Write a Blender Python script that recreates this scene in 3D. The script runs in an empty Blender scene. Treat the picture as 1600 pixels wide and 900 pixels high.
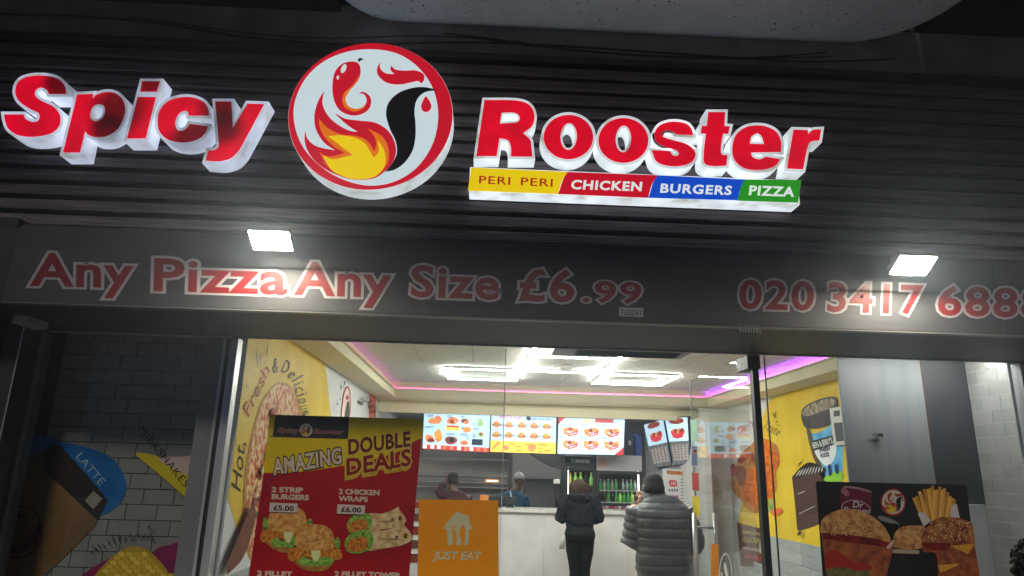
import bpy, math, random
from mathutils import Vector, Matrix
from mathutils.geometry import tessellate_polygon
random.seed(7)
S = bpy.context.scene
R_ = math.radians
# ------------------------------------------------------------------ camera
CAMZ = 1.6
FPX = 1063.545
RM = Matrix(((0.9988163327265855, -0.04170528145217541, 0.02503203902220769),
             (0.03499622077210168, 0.2587463926807685, -0.9653111253924093),
             (0.03378162237496615, 0.9650445449686167, 0.2598996502807012)))   # rows: right, down, forward
cd = bpy.data.cameras.new('camera'); cam = bpy.data.objects.new('camera', cd)
S.collection.objects.link(cam); S.camera = cam
cd.sensor_width = 36; cd.lens = 36 * FPX / 1600; cd.clip_start = 0.05; cd.clip_end = 2000
rt, dn, fw = RM[0], RM[1], RM[2]
mw = Matrix(((rt[0], -dn[0], -fw[0], 0), (rt[1], -dn[1], -fw[1], 0), (rt[2], -dn[2], -fw[2], CAMZ), (0, 0, 0, 1)))
cam.matrix_world = mw
# ------------------------------------------------------------------ world: night
W = bpy.data.worlds.new("World"); S.world = W; W.use_nodes = True
wn = W.node_tree; bg = wn.nodes['Background']
sky = wn.nodes.new('ShaderNodeTexSky'); sky.sky_type = 'NISHITA'; sky.sun_disc = False
sky.sun_elevation = R_(2); sky.sun_rotation = R_(180); sky.air_density = 1; sky.dust_density = 0; sky.ozone_density = 10
wn.links.new(sky.outputs[0], bg.inputs[0]); bg.inputs[1].default_value = 0.06
# street light coming from across the road, high behind the camera
sd = bpy.data.lights.new('street_light', 'SUN'); so = bpy.data.objects.new('street_light', sd)
S.collection.objects.link(so); sd.energy = 1.05; sd.angle = R_(7); sd.color = (1, .93, .82)
so.rotation_euler = Vector((0.02, math.cos(R_(36)), -math.sin(R_(36)))).to_track_quat('-Z', 'Y').to_euler()
so.location = (0, -20, 15)
S.view_settings.view_transform = 'Standard'; S.view_settings.look = 'None'
S.view_settings.exposure = 0; S.view_settings.gamma = 1
S.cycles.use_denoising = True
S.cycles.max_bounces = 8; S.cycles.transparent_max_bounces = 24
S.cycles.sample_clamp_indirect = 4
# ------------------------------------------------------------------ helpers
def srgb(r, g, b):
    f = lambda c: (c / 12.92 if c <= .04045 else ((c + .055) / 1.055) ** 2.4)
    return (f(r / 255), f(g / 255), f(b / 255))
_m = {}
def mat(name, col, rough=.5, emit=0, metal=0, var=0, vs=8, bump=0, bs=40, col2=None, spec=None, stretch=None, obj=False, ecol=None, lo=.35, hi=.65):
    """procedural material: base colour mixed through noise, optional bump and emission"""
    if name in _m: return _m[name]
    m = bpy.data.materials.new(name); m.use_nodes = True
    nt = m.node_tree; b = nt.nodes['Principled BSDF']
    b.inputs['Roughness'].default_value = rough; b.inputs['Metallic'].default_value = metal
    if spec is not None: b.inputs['Specular IOR Level'].default_value = spec
    b.inputs['Base Color'].default_value = (*col, 1)
    c4 = (*col, 1)
    src = None
    if var or col2 or bump:
        tc = nt.nodes.new('ShaderNodeTexCoord'); mp = nt.nodes.new('ShaderNodeMapping')
        nt.links.new(tc.outputs['Object'], mp.inputs[0])
        if stretch: mp.inputs['Scale'].default_value = stretch
    if var or col2:
        n = nt.nodes.new('ShaderNodeTexNoise'); n.inputs['Scale'].default_value = vs; n.inputs['Detail'].default_value = 5
        nt.links.new(mp.outputs[0], n.inputs[0])
        r = nt.nodes.new('ShaderNodeValToRGB'); r.color_ramp.elements[0].position = lo; r.color_ramp.elements[1].position = hi
        k = 1 - var if var else 1
        r.color_ramp.elements[0].color = (col[0] * k, col[1] * k, col[2] * k, 1) if not col2 else c4
        r.color_ramp.elements[1].color = c4 if not col2 else (*col2, 1)
        nt.links.new(n.outputs[0], r.inputs[0]); src = r.outputs[0]
        nt.links.new(src, b.inputs['Base Color'])
    if bump:
        n2 = nt.nodes.new('ShaderNodeTexNoise'); n2.inputs['Scale'].default_value = bs; n2.inputs['Detail'].default_value = 6
        nt.links.new(mp.outputs[0], n2.inputs[0])
        bp = nt.nodes.new('ShaderNodeBump'); bp.inputs['Strength'].default_value = bump; bp.inputs['Distance'].default_value = .01
        nt.links.new(n2.outputs[0], bp.inputs['Height']); nt.links.new(bp.outputs[0], b.inputs['Normal'])
    if emit:
        b.inputs['Emission Strength'].default_value = emit
        b.inputs['Emission Color'].default_value = (*(ecol or col), 1)
        if src and not ecol: nt.links.new(src, b.inputs['Emission Color'])
    _m[name] = m
    return m
def scr(name, r, g, b, k=1.0, c2=None, vs=60):
    "lit screen colour"
    c = srgb(r, g, b)
    return mat('screen_' + name, c, .3, emit=k, col2=srgb(*c2) if c2 else None, vs=vs)
def prn(name, r, g, b, c2=None, vs=40, rough=.45, lo=.35, hi=.65):
    "printed ink"
    return mat('print_' + name, srgb(r, g, b), rough, spec=.2, col2=srgb(*c2) if c2 else None, vs=vs, lo=lo, hi=hi)
def ray(x, y):
    d = Vector(((x - 800) / FPX, (y - 450) / FPX, 1.0))
    return RM.transposed() @ d
CAM = Vector((0, 0, CAMZ))
def hit(x, y, pl):
    ax, v = pl
    w = ray(x, y)
    return CAM + w * ((v - CAM[ax]) / w[ax])
YP = lambda v: (1, v)
XP = lambda v: (0, v)
ZP = lambda v: (2, v)
class G:
    def __init__(s): s.v = []; s.f = []; s.mi = []; s.mats = []; s.sm = []
    def m(s, mt):
        if mt not in s.mats: s.mats.append(mt)
        return s.mats.index(mt)
    def add(s, vs, fs, mt, smooth=False):
        b = len(s.v); s.v += [tuple(v) for v in vs]; i = s.m(mt)
        for f in fs: s.f.append([k + b for k in f]); s.mi.append(i); s.sm.append(smooth)
        return s
    def box(s, a, b, mt):
        x0, y0, z0 = (min(a[i], b[i]) for i in range(3)); x1, y1, z1 = (max(a[i], b[i]) for i in range(3))
        return s.add([(x0,y0,z0),(x1,y0,z0),(x1,y1,z0),(x0,y1,z0),(x0,y0,z1),(x1,y0,z1),(x1,y1,z1),(x0,y1,z1)],
              [(0,3,2,1),(4,5,6,7),(0,1,5,4),(1,2,6,5),(2,3,7,6),(3,0,4,7)], mt)
    def slab(s, q, d, mt):
        "quad q (4 points) given thickness vector d"
        q = [Vector(p) for p in q]; d = Vector(d); t = [p + d for p in q]
        return s.add(q + t, [(3,2,1,0),(4,5,6,7),(0,1,5,4),(1,2,6,5),(2,3,7,6),(3,0,4,7)], mt)
    def tube(s, pts, rad, mt, n=8, caps=True, flat=1.0):
        pts = [Vector(p) for p in pts]
        rs = rad if isinstance(rad, (list, tuple)) else [rad] * len(pts)
        vs = []; up = None
        for i, p in enumerate(pts):
            t = (pts[min(i + 1, len(pts) - 1)] - pts[max(i - 1, 0)]).normalized()
            if up is None:
                up = Vector((0, 0, 1)) if abs(t.z) < .9 else Vector((1, 0, 0))
            a = t.cross(up).normalized(); c = a.cross(t).normalized(); up = c
            for k in range(n):
                an = 2 * math.pi * k / n
                vs.append(p + a * math.cos(an) * rs[i] + c * math.sin(an) * rs[i] * flat)
        fs = []
        for i in range(len(pts) - 1):
            for k in range(n):
                fs.append((i*n+k, i*n+(k+1) % n, (i+1)*n+(k+1) % n, (i+1)*n+k))
        if caps: fs.append(tuple(range(n))[::-1]); fs.append(tuple((len(pts)-1)*n+k for k in range(n)))
        return s.add(vs, fs, mt, True)
    def ell(s, c, r, mt, nu=14, nv=9, rot=None):
        c = Vector(c); vs = []; fs = []
        for j in range(nv + 1):
            th = math.pi * j / nv
            for k in range(nu):
                ph = 2 * math.pi * k / nu
                p = Vector((r[0]*math.sin(th)*math.cos(ph), r[1]*math.sin(th)*math.sin(ph), r[2]*math.cos(th)))
                if rot: p.rotate(rot)
                vs.append(c + p)
        for j in range(nv):
            for k in range(nu):
                fs.append((j*nu+k, (j+1)*nu+k, (j+1)*nu+(k+1) % nu, j*nu+(k+1) % nu))
        return s.add(vs, fs, mt, True)
    def loft(s, rings, mt, n=20, smooth=True):
        "rings: (cx,cy,cz,rx,ry,power)"
        vs = []; fs = []
        for (cx, cy, cz, rx, ry, *pw) in rings:
            p = pw[0] if pw else 2
            for k in range(n):
                a = 2*math.pi*k/n; c, d = math.cos(a), math.sin(a)
                vs.append((cx + rx*math.copysign(abs(c)**(2/p), c), cy + ry*math.copysign(abs(d)**(2/p), d), cz))
        for i in range(len(rings)-1):
            for k in range(n):
                fs.append((i*n+k, i*n+(k+1) % n, (i+1)*n+(k+1) % n, (i+1)*n+k))
        fs.append(tuple(range(n))[::-1]); fs.append(tuple((len(rings)-1)*n+k for k in range(n)))
        return s.add(vs, fs, mt, smooth)
    def mesh(s, name):
        me = bpy.data.meshes.new(name); me.from_pydata(s.v, [], s.f)
        for mt in s.mats: me.materials.append(mt)
        me.polygons.foreach_set('material_index', s.mi); me.polygons.foreach_set('use_smooth', s.sm)
        me.update(); return me
def link(o): S.collection.objects.link(o); return o
def tag(o, label=None, cat=None, group=None, kind=None):
    if label: o['label'] = label
    if cat: o['category'] = cat
    if group: o['group'] = group
    if kind: o['kind'] = kind
    return o
def thing(name, loc, label, cat, group=None):
    o = bpy.data.objects.new(name, None); o.location = loc; o.empty_display_size = .1; link(o)
    return tag(o, label, cat, group)
def obj(name, g, parent=None, label=None, cat=None, group=None, kind=None, bevel=0):
    o = bpy.data.objects.new(name, g if isinstance(g, bpy.types.Mesh) else g.mesh(name)); link(o)
    if parent is not None:
        o.parent = parent
        o.matrix_parent_inverse = Matrix.Translation(-world_loc(parent))
    tag(o, label, cat, group, kind)
    if bevel:
        b = o.modifiers.new('bevel', 'BEVEL'); b.width = bevel; b.segments = 2; b.limit_method = 'ANGLE'
    return o
def world_loc(o):
    v = o.location.copy()
    if o.parent is not None and o.type == 'EMPTY': v = v + world_loc(o.parent)
    return v
def struct(name, g, bevel=0): return obj(name, g, kind='structure', bevel=bevel)
# ---- 2D outlines
def spline(pts, n=6):
    "closed outline; (x,y,1) marks a corner, the rest is smoothed (Catmull-Rom)"
    P = [(p[0], p[1]) for p in pts]; C = [len(p) > 2 for p in pts]; N = len(P); out = []
    for i in range(N):
        p1, p2 = P[i], P[(i+1) % N]
        p0 = P[i-1] if not C[i] else (2*p1[0]-p2[0], 2*p1[1]-p2[1])
        p3 = P[(i+2) % N] if not C[(i+1) % N] else (2*p2[0]-p1[0], 2*p2[1]-p1[1])
        if C[i] and C[(i+1) % N]: out.append(p1); continue
        for k in range(n):
            t = k/n; t2 = t*t; t3 = t2*t
            out.append(tuple(.5*((2*p1[a])+(-p0[a]+p2[a])*t+(2*p0[a]-5*p1[a]+4*p2[a]-p3[a])*t2+(-p0[a]+3*p1[a]-3*p2[a]+p3[a])*t3) for a in (0, 1)))
    return out
def area(P): return sum(P[i][0]*P[(i+1) % len(P)][1]-P[(i+1) % len(P)][0]*P[i][1] for i in range(len(P)))/2
def offset(P, d):
    "outward offset of a closed polygon by d"
    s = 1 if area(P) > 0 else -1; out = []; N = len(P)
    for i in range(N):
        a, b, c = Vector(P[i-1]), Vector(P[i]), Vector(P[(i+1) % N])
        e1 = (b-a); e2 = (c-b)
        if e1.length < 1e-6: e1 = e2
        if e2.length < 1e-6: e2 = e1
        n1 = Vector((e1.y, -e1.x)).normalized()*s; n2 = Vector((e2.y, -e2.x)).normalized()*s
        m = n1+n2
        if m.length < .2: m = n1
        m.normalize(); k = d/max(.5, m.dot(n1))
        out.append(tuple(b+m*k))
    return out
def T(ox, oy, sc): return lambda p: ((ox+p[0]/sc, oy+p[1]/sc) + tuple(p[2:]))
def ellp(cx, cy, rx, ry, a=0, n=20):
    a = R_(a); return [(cx+rx*math.cos(t)*math.cos(a)-ry*math.sin(t)*math.sin(a), cy+rx*math.cos(t)*math.sin(a)+ry*math.sin(t)*math.cos(a)) for t in [2*math.pi*k/n for k in range(n)]]
def rect(x0, y0, x1, y1): return [(x0, y0, 1), (x1, y0, 1), (x1, y1, 1), (x0, y1, 1)]
class Pr(G):
    """flat print on a plane: every ink layer is a sheet 0.5 mm above the one below"""
    def __init__(s, pl, side=-1, eps=.0006, tr=None):
        super().__init__(); s.pl = pl; s.side = side; s.eps = eps; s.tr = tr or (lambda p: p); s.L = 1
        s.base = 0
    def w(s, p, layer=None):
        q = hit(p[0], p[1], s.pl); L = s.L if layer is None else layer
        q[s.pl[0]] += s.side*(s.base + L*s.eps)
        if s.pl == (0, -1.65): q.y = max(q.y, 4.705)      # the wall starts behind the window frame
        return q
    def poly(s, pts, mt, layer=None, holes=(), n=5, raw=False):
        if layer is None: s.L += 1
        L = s.L if layer is None else layer
        loops = [pts if raw else spline([s.tr(p) for p in pts], n)]+[h if raw else spline([s.tr(p) for p in h], n) for h in holes]
        # cut identical neighbours
        W_ = [[s.w(p, L) for p in lp] for lp in loops]
        tris = tessellate_polygon(W_); flat = [p for lp in W_ for p in lp]
        s.add(flat, [tuple(t) for t in tris], mt)
        return s
    def text(s, body, p0, p1, h, mt, layer=None, bold=.02, shear=0, fit=True, bend=0, grow=0, sp=0, cond=1):
        if layer is None: s.L += 1
        L = s.L if layer is None else layer
        p0 = Vector(s.tr(p0)[:2]); p1 = Vector(s.tr(p1)[:2])
        hh = h if s.tr((0, 0))[0] == 0 and s.tr((1, 0))[0] == 1 else h*abs(s.tr((1, 0))[0]-s.tr((0, 0))[0])
        u = (p1-p0); ln = u.length; u.normalize(); v = Vector((u.y, -u.x))
        if v.y > 0 and abs(u.x) > .3 and u.x > 0: v = -v
        x = 0; items = []
        for c in body:
            if c != ' ': items.append((c, x))
            x += adv(c)+sp
        tot = max(x-sp, .01); sy = hh/.73; sx = ln/tot if fit else sy*cond
        for c, gx in items:
            V, F = glyph(c, bold+grow)
            pts = []
            for (a, b) in V:
                X = (gx+a+shear*b)*sx; Y = b*sy
                q = p0+u*X+v*Y
                if bend: t = X/ln; q += v*(4*bend*t*(1-t))
                pts.append(s.w(q, L))
            s.add(pts, F, mt)
        return s
def glyph_outline(c, bold, d):
    "glyph grown by d: outer loops pushed out, holes pulled in"
    V, F = glyph(c, bold); ec = {}
    for f in F:
        for i in range(len(f)):
            a, b = f[i], f[(i+1) % len(f)]; ec[(a, b)] = 1
    nx = {a: b for (a, b) in ec if (b, a) not in ec}
    loops = []; seen = set()
    for st in list(nx):
        if st in seen: continue
        lp = []; k = st
        while k not in seen and k in nx: seen.add(k); lp.append(k); k = nx[k]
        if len(lp) > 2: loops.append([V[i] for i in lp])
    if not loops: return V, F
    sg = 1 if area(max(loops, key=lambda l: abs(area(l)))) > 0 else -1
    L2 = []
    for l in loops:
        clean = [l[i] for i in range(len(l)) if (Vector(l[i])-Vector(l[i-1])).length > 1e-4]
        hole = area(clean)*sg < 0
        L2.append(offset(clean, -d if hole else d))
    W_ = [[Vector((p[0], p[1], 0)) for p in l] for l in L2]
    outs = [l for l in W_ if area(l)*sg > 0]; hs = [l for l in W_ if area(l)*sg <= 0]
    RV = []; RF = []
    for o_ in outs:
        hh = [h for h in hs if min(p.x for p in o_) < h[0].x < max(p.x for p in o_) and min(p.y for p in o_) < h[0].y < max(p.y for p in o_)]
        tr = tessellate_polygon([o_]+hh); b = len(RV); RV += [(p.x, p.y) for l in [o_]+hh for p in l]; RF += [tuple(i+b for i in t) for t in tr]
    return RV, RF
_g = {}; _a = {}
def _fc(body, off, res=3):
    cu = bpy.data.curves.new('f', 'FONT'); cu.body = body; cu.offset = off; cu.resolution_u = res; cu.fill_mode = 'BOTH'
    o = bpy.data.objects.new('f', cu); me = bpy.data.meshes.new_from_object(o)
    V = [(v.co.x, v.co.y) for v in me.vertices]; F = [tuple(p.vertices) for p in me.polygons]
    bpy.data.objects.remove(o); bpy.data.meshes.remove(me); bpy.data.curves.remove(cu)
    return V, F
def glyph(c, off=0):
    k = (c, round(off, 3))
    if k not in _g: _g[k] = _fc(c, off)
    return _g[k]
def adv(c):
    if c not in _a:
        w = lambda s_: (lambda V: max(p[0] for p in V)-min(p[0] for p in V))(_fc(s_, 0, 1)[0])
        _a[c] = w('|'+c+'|')-w('||')
    return _a[c]
# ------------------------------------------------------------------ shared dimensions (metres)
YG, HEAD = 4.6, 2.431          # glass line, underside of the fascia box
YF, FTOP = 3.77, 2.872         # fascia face
YC = 3.95                      # cladding face
YL = 3.82                      # faces of the illuminated letters
XL, XR = -1.66, 3.70           # shop side walls
CEIL, SOF = 2.80, 2.62
LIP = 2.752
YBK, YBEAM = 10.3, 10.75
# ------------------------------------------------------------------ materials
m_dark = mat('charcoal_coated_metal', (.028, .028, .031), .42, var=.25, vs=3, bump=.05, bs=12)
m_dark2 = mat('dark_weathered_metal', (.022, .022, .024), .5, var=.5, vs=5, bump=.15, bs=20)
m_fascia = mat('grey_fascia_vinyl', (.027, .028, .033), .62, var=.4, vs=3, bump=.06, bs=9, stretch=(.6, 1, 2.5))
m_alu = mat('satin_aluminium', (.60, .61, .62), .33, metal=.6, var=.2, vs=20, stretch=(1, 1, .05))
m_black = mat('black_rubber', (.012, .012, .013), .5)
m_paint = mat('cream_painted_plaster', (.80, .74, .52), .7, var=.06, vs=2, bump=.08, bs=30)
m_white = mat('white_wall_covering', (.66, .68, .68), .55, var=.06, vs=3)
def wood_mat():
    m = mat('charred_timber_slat', (.042, .034, .040), .38, col2=(.12, .092, .098), vs=6, stretch=(.5, 9, 9), bump=.5, bs=18)
    return m
m_slat = wood_mat()
def glass_mat(name, tint, ior=1.5):
    m = bpy.data.materials.new(name); m.use_nodes = True; nt = m.node_tree
    nt.nodes.remove(nt.nodes['Principled BSDF']); out = nt.nodes['Material Output']
    t = nt.nodes.new('ShaderNodeBsdfTransparent'); t.inputs[0].default_value = (*tint, 1)
    g = nt.nodes.new('ShaderNodeBsdfGlossy'); g.inputs['Roughness'].default_value = .004
    f = nt.nodes.new('ShaderNodeFresnel')
    ge = nt.nodes.new('ShaderNodeNewGeometry'); io = nt.nodes.new('ShaderNodeMapRange'); io.inputs[3].default_value = ior; io.inputs[4].default_value = 1/ior
    nt.links.new(ge.outputs['Backfacing'], io.inputs[0]); nt.links.new(io.outputs[0], f.inputs[0])   # same reflectance on both faces of the sheet
    n = nt.nodes.new('ShaderNodeTexNoise'); n.inputs['Scale'].default_value = 3
    bp = nt.nodes.new('ShaderNodeBump'); bp.inputs['Strength'].default_value = .02
    nt.links.new(n.outputs[0], bp.inputs['Height']); nt.links.new(bp.outputs[0], g.inputs['Normal'])
    mx = nt.nodes.new('ShaderNodeMixShader')
    nt.links.new(f.outputs[0], mx.inputs[0]); nt.links.new(t.outputs[0], mx.inputs[1]); nt.links.new(g.outputs[0], mx.inputs[2])
    nt.links.new(mx.outputs[0], out.inputs[0]); return m
m_glass = glass_mat('clear_shop_glass', (.95, .965, .96))
# ================================================================== OUTSIDE SETTING
g = G().box((-24, -24, -.12), (24, YG-.4, 0), mat('concrete_paving', (.21, .21, .205), .85, var=.3, vs=4, bump=.4, bs=60)); struct('pavement', g)
g = G().box((-9, YG-.38, -.12), (9, 16, .004), mat('shop_floor_tile', (.28, .27, .25), .35, var=.1, vs=5)); struct('floor', g)
# wall above the cladding, piers
g = G(); g.box((-9, YC+.1, 2.9), (9, YC+.4, 9), mat('old_render_wall', (.055, .054, .055), .85, var=.4, vs=3, bump=.4, bs=25)); struct('upper_wall', g)
# slatted cladding: 14 individual boards
cl = thing('slat_cladding', (-.9, YC+.05, 2.9), 'dark horizontal timber slat cladding behind the illuminated shop letters', 'cladding')
g = G(); g.box((-3.9, YC+.035, 2.9), (6.6, YC+.095, 4.26), mat('black_backing_board', (.012, .012, .014), .7)); obj('backing_board', g, cl)
pitch = .0965; zz = 2.955; k = 0
while zz < 4.2:
    g = G(); x0 = -3.9; d = random.uniform(-.002, .002)
    g.box((x0, YC+d, zz), (6.5, YC+.034, zz+.066), m_slat); o = obj('slat', g, cl, bevel=.006)
    zz += pitch; k += 1
g = G(); g.box((-3.9, YC-.012, 4.222), (6.6, YC+.03, 4.262), m_dark2); obj('top_trim', g, cl, bevel=.004)
# render balcony slab overhead, rounded corners
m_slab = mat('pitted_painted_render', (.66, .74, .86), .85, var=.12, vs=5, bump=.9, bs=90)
def slab_outline():
    pts = []
    for a in range(0, 91, 10):
        t = R_(a); pts.append((-.66-.40*math.sin(t), 3.63+.40*math.cos(t)))
    pts += [(-1.06, 1.2), (2.92, 1.2)]
    for a in range(90, -1, -10):
        t = R_(a); pts.append((2.32+.60*math.sin(t), 3.43+.60*math.cos(t)))
    return pts
so_ = slab_outline(); g = G(); N = len(so_)
prof = [(4.5, -.05), (4.486, -.03), (4.488, -.0), (4.52, .03), (4.60, .045), (5.0, .045)]
prof = [(4.50, -.07), (4.505, -.04), (4.522, -.012), (4.55, 0), (5.0, 0)]
vs = []
for z, o_ in prof:
    q = offset(so_, o_); vs += [(p[0], p[1], z) for p in q]
fs = []
for j in range(len(prof)-1):
    for k in range(N): fs.append((j*N+k, j*N+(k+1) % N, (j+1)*N+(k+1) % N, (j+1)*N+k))
g.add(vs, fs, m_slab, True)
g.add(vs[:N], [tuple(t) for t in tessellate_polygon([[Vector(v) for v in vs[:N]]])], m_slab)
g.add(vs[-N:], [tuple(range(N))], m_slab)
o = obj('balcony_slab', g, label='pale pitted underside of the rounded balcony above the sign', cat='balcony')
for k in range(26):   # bird-lime and chipped spots standing on the render
    pass
g = G()
for k in range(1100):
    x = random.uniform(-.9, 2.8); y = random.uniform(2.6, 3.95); r = random.choice([.002, .003, .003, .004, .004, .006])
    g.ell((x, y, 4.4995), (r*random.uniform(.7, 1.6), r*random.uniform(.7, 1.6), .002), mat('dark_pit', (.03, .03, .035), .9), 6, 4)
g.tube([(.86, 3.55, 4.498), (.885, 3.66, 4.498)], .004, mat('dark_pit', (0, 0, 0)), 5)
obj('pitting', g, o, kind='stuff')
# darker upper bay on the left with old tiles
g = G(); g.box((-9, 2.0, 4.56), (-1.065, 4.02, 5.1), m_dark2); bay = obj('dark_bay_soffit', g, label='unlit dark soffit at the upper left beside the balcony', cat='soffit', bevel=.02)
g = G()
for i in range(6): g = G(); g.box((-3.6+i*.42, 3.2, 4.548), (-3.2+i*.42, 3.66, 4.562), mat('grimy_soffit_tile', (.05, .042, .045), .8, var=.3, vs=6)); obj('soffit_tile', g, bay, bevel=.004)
g = G(); g.box((2.93, 2.0, 4.62), (9, 4.03, 5.1), m_dark2); obj('dark_bay_soffit', g, label='unlit dark soffit at the upper right beyond the balcony corner', cat='soffit', bevel=.02)  # added soffit, keeps the wall area beyond the balcony dark
# strip of render between cladding and soffit, slightly paler ledge
g = G(); g.box((-9, YC+.05, 4.268), (9, YC+.098, 4.62), mat('pinkish_render_strip', (.30, .29, .31), .85, var=.35, vs=4, bump=.3, bs=30)); struct('render_strip', g)
# cables
def cable(pts, r, lab, pl=YP(YC+.01)):
    P = [hit(x, y, pl) for x, y in pts]
    sp = []
    for i in range(len(P)-1):
        p0 = P[max(i-1, 0)]; p1 = P[i]; p2 = P[i+1]; p3 = P[min(i+2, len(P)-1)]
        for k in range(6):
            t = k/6; sp.append(.5*((2*p1)+(-p0+p2)*t+(2*p0-5*p1+4*p2-p3)*t*t+(-p0+3*p1-3*p2+p3)*t**3))
    sp.append(P[-1]); g = G().tube(sp, r, m_black, 6)
    obj('cable', g, label=lab, cat='cable', group='cables sagging under the balcony')
cable([(-60, 20), (0, 22), (110, 25), (230, 34), (330, 50), (430, 63), (560, 70), (720, 66), (880, 72), (1060, 84), (1250, 96), (1400, 92)], .007, 'thick black cable dipping from the upper left corner and running the full width')
cable([(200, 26), (300, 40), (400, 53), (520, 60), (640, 56), (740, 60), (850, 74), (990, 86), (1150, 92), (1300, 88)], .005, 'thin black cable directly above the thick one left of the round logo')
cable([(690, 52), (780, 62), (900, 78), (1040, 88), (1180, 90), (1290, 82)], .006, 'short black cable hanging tight under the balcony edge right of the logo')
# pier left of the shop
g = G(); g.box((-9, YF-.05, 0), (-3.12, 4.2, 2.9), m_dark2); g.box((-9, YF+.06, 2.6), (-2.74, 4.2, 2.95), m_dark2); struct('left_pier', g)
g = G(); g.box((5.3, YF+.05, 0), (9, 4.2, 2.9), m_dark2); struct('right_pier', g)
# ================================================================== FASCIA BOX
fa = thing('fascia_box', (0, YF, HEAD), 'long grey fascia box with red offer lettering above the window', 'fascia')
for a_, b_ in ((-2.69, 2.998), (3.001, 5.4)): g = G(); g.box((a_, YF, HEAD+.007), (b_, YF+.05, FTOP), m_fascia); obj('front_panel', g, fa, bevel=.004)
g = G(); g.box((-2.69, YF-.004, HEAD-.001), (5.4, YF+.049, HEAD+.006), mat('pale_lip', (.09, .09, .09), .4)); obj('bottom_lip', g, fa)
g = G(); g.box((-3.3, YF+.052, HEAD+.0), (5.4, YG+.06, HEAD+.45), mat('black_soffit_metal', (.014, .015, .018), .55, var=.3, vs=3)); obj('soffit_box', g, fa, bevel=.003)
g = G(); g.box((-2.69, YF+.02, FTOP+.002), (5.4, YC+.09, FTOP+.026), m_dark2); obj('top_flashing', g, fa, bevel=.003)
g = G(); g.box((-2.93, YG-.012, HEAD-.012), (3.74, YG+.0, HEAD-.002), m_alu); obj('head_trim', g, fa)
m_lred = mat('red_vinyl', (.15, .007, .008), .4, var=.1, vs=10); m_lwht = mat('white_vinyl', (.27, .26, .27), .45, var=.1, vs=10)
def word(s, x0, y0, x1, y1, h, sp=.02, shear=0, bold=.035):
    "one child per vinyl letter: pale outline with a red face"
    p0 = Vector((x0, y0)); p1 = Vector((x1, y1)); u = (p1-p0); ln = u.length; u.normalize(); v = Vector((u.y, -u.x))
    if v.y > 0: v = -v
    x = 0; it = []
    for c in s: it.append((c, x)); x += adv(c)+sp
    sx = ln/(x-sp); sy = h/.73
    for ci, (c, gx) in enumerate(it):
        if c == ' ': continue
        for nm, mt, L, par in (('letter', m_lwht, 1+(ci % 2)*.6, fa), ('letter_face', m_lred, 3, None)):
            V, F = glyph_outline(c, bold*.5, .058) if par else glyph(c, bold*.65); g = G(); P = []
            for (a, b) in V:
                q = p0+u*((gx+a+shear*b)*sx)+v*(b*sy); w = hit(q.x, q.y, YP(YF-.0008*L)); P.append(w)
            g.add(P, F, mt)
            if par is not None:
                V2, F2 = glyph(c, .04); P2 = []
                for (a, b) in V2:
                    q = p0+u*((gx+a+shear*b)*sx)+v*(b*sy); P2.append(hit(q.x, q.y, YP(YF-.0003)))
                g.add(P2, F2, mt)
            if par is not None: lo = obj(nm, g, par)
            else: obj(nm, g, lo)
word('Any', 50, 445, 205, 449, 52, sp=.03)
word('Pizza', 235, 453, 448, 459, 52, sp=.03)
word('Any', 462, 459, 608, 464, 52, sp=.03)
word('Size', 640, 462, 780, 467, 50, sp=.04)
word('£6', 808, 468, 898, 471, 50, sp=.06)
word('.99', 908, 471, 1003, 474, 34, sp=.05)
word('020', 1154, 481, 1272, 484, 46, sp=.06)
word('3417', 1290, 485, 1440, 490, 46, sp=.04)
word('6888', 1463, 491, 1634, 496, 46, sp=.05)
g = Pr(YP(YF), eps=.0007); g.poly([(967, 480, 1), (1005, 481.5, 1), (1005, 495.5, 1), (967, 494, 1)], mat('sticker_grey', (.24, .25, .28), .5)); g.text('TUESDAY', (969, 492), (1003, 493.4), 9, m_black, bold=.012)
obj('day_sticker', g, fa)
vn = thing('vent_grille', hit(1170, 512, YP(YF)), 'tiny slotted vent at the lower edge of the fascia', 'vent')
for k in range(8):
    a = hit(1153+k*4.4, 506.5+k*.14, YP(YF)); b = hit(1156+k*4.4, 519+k*.14, YP(YF))
    g = G(); g.slab([a, a+Vector((.006, 0, 0)), b+Vector((.006, 0, 0)), b], (0, -.004, 0), mat('vent_blade', (.16, .19, .19), .4)); obj('blade', g, vn)
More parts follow.
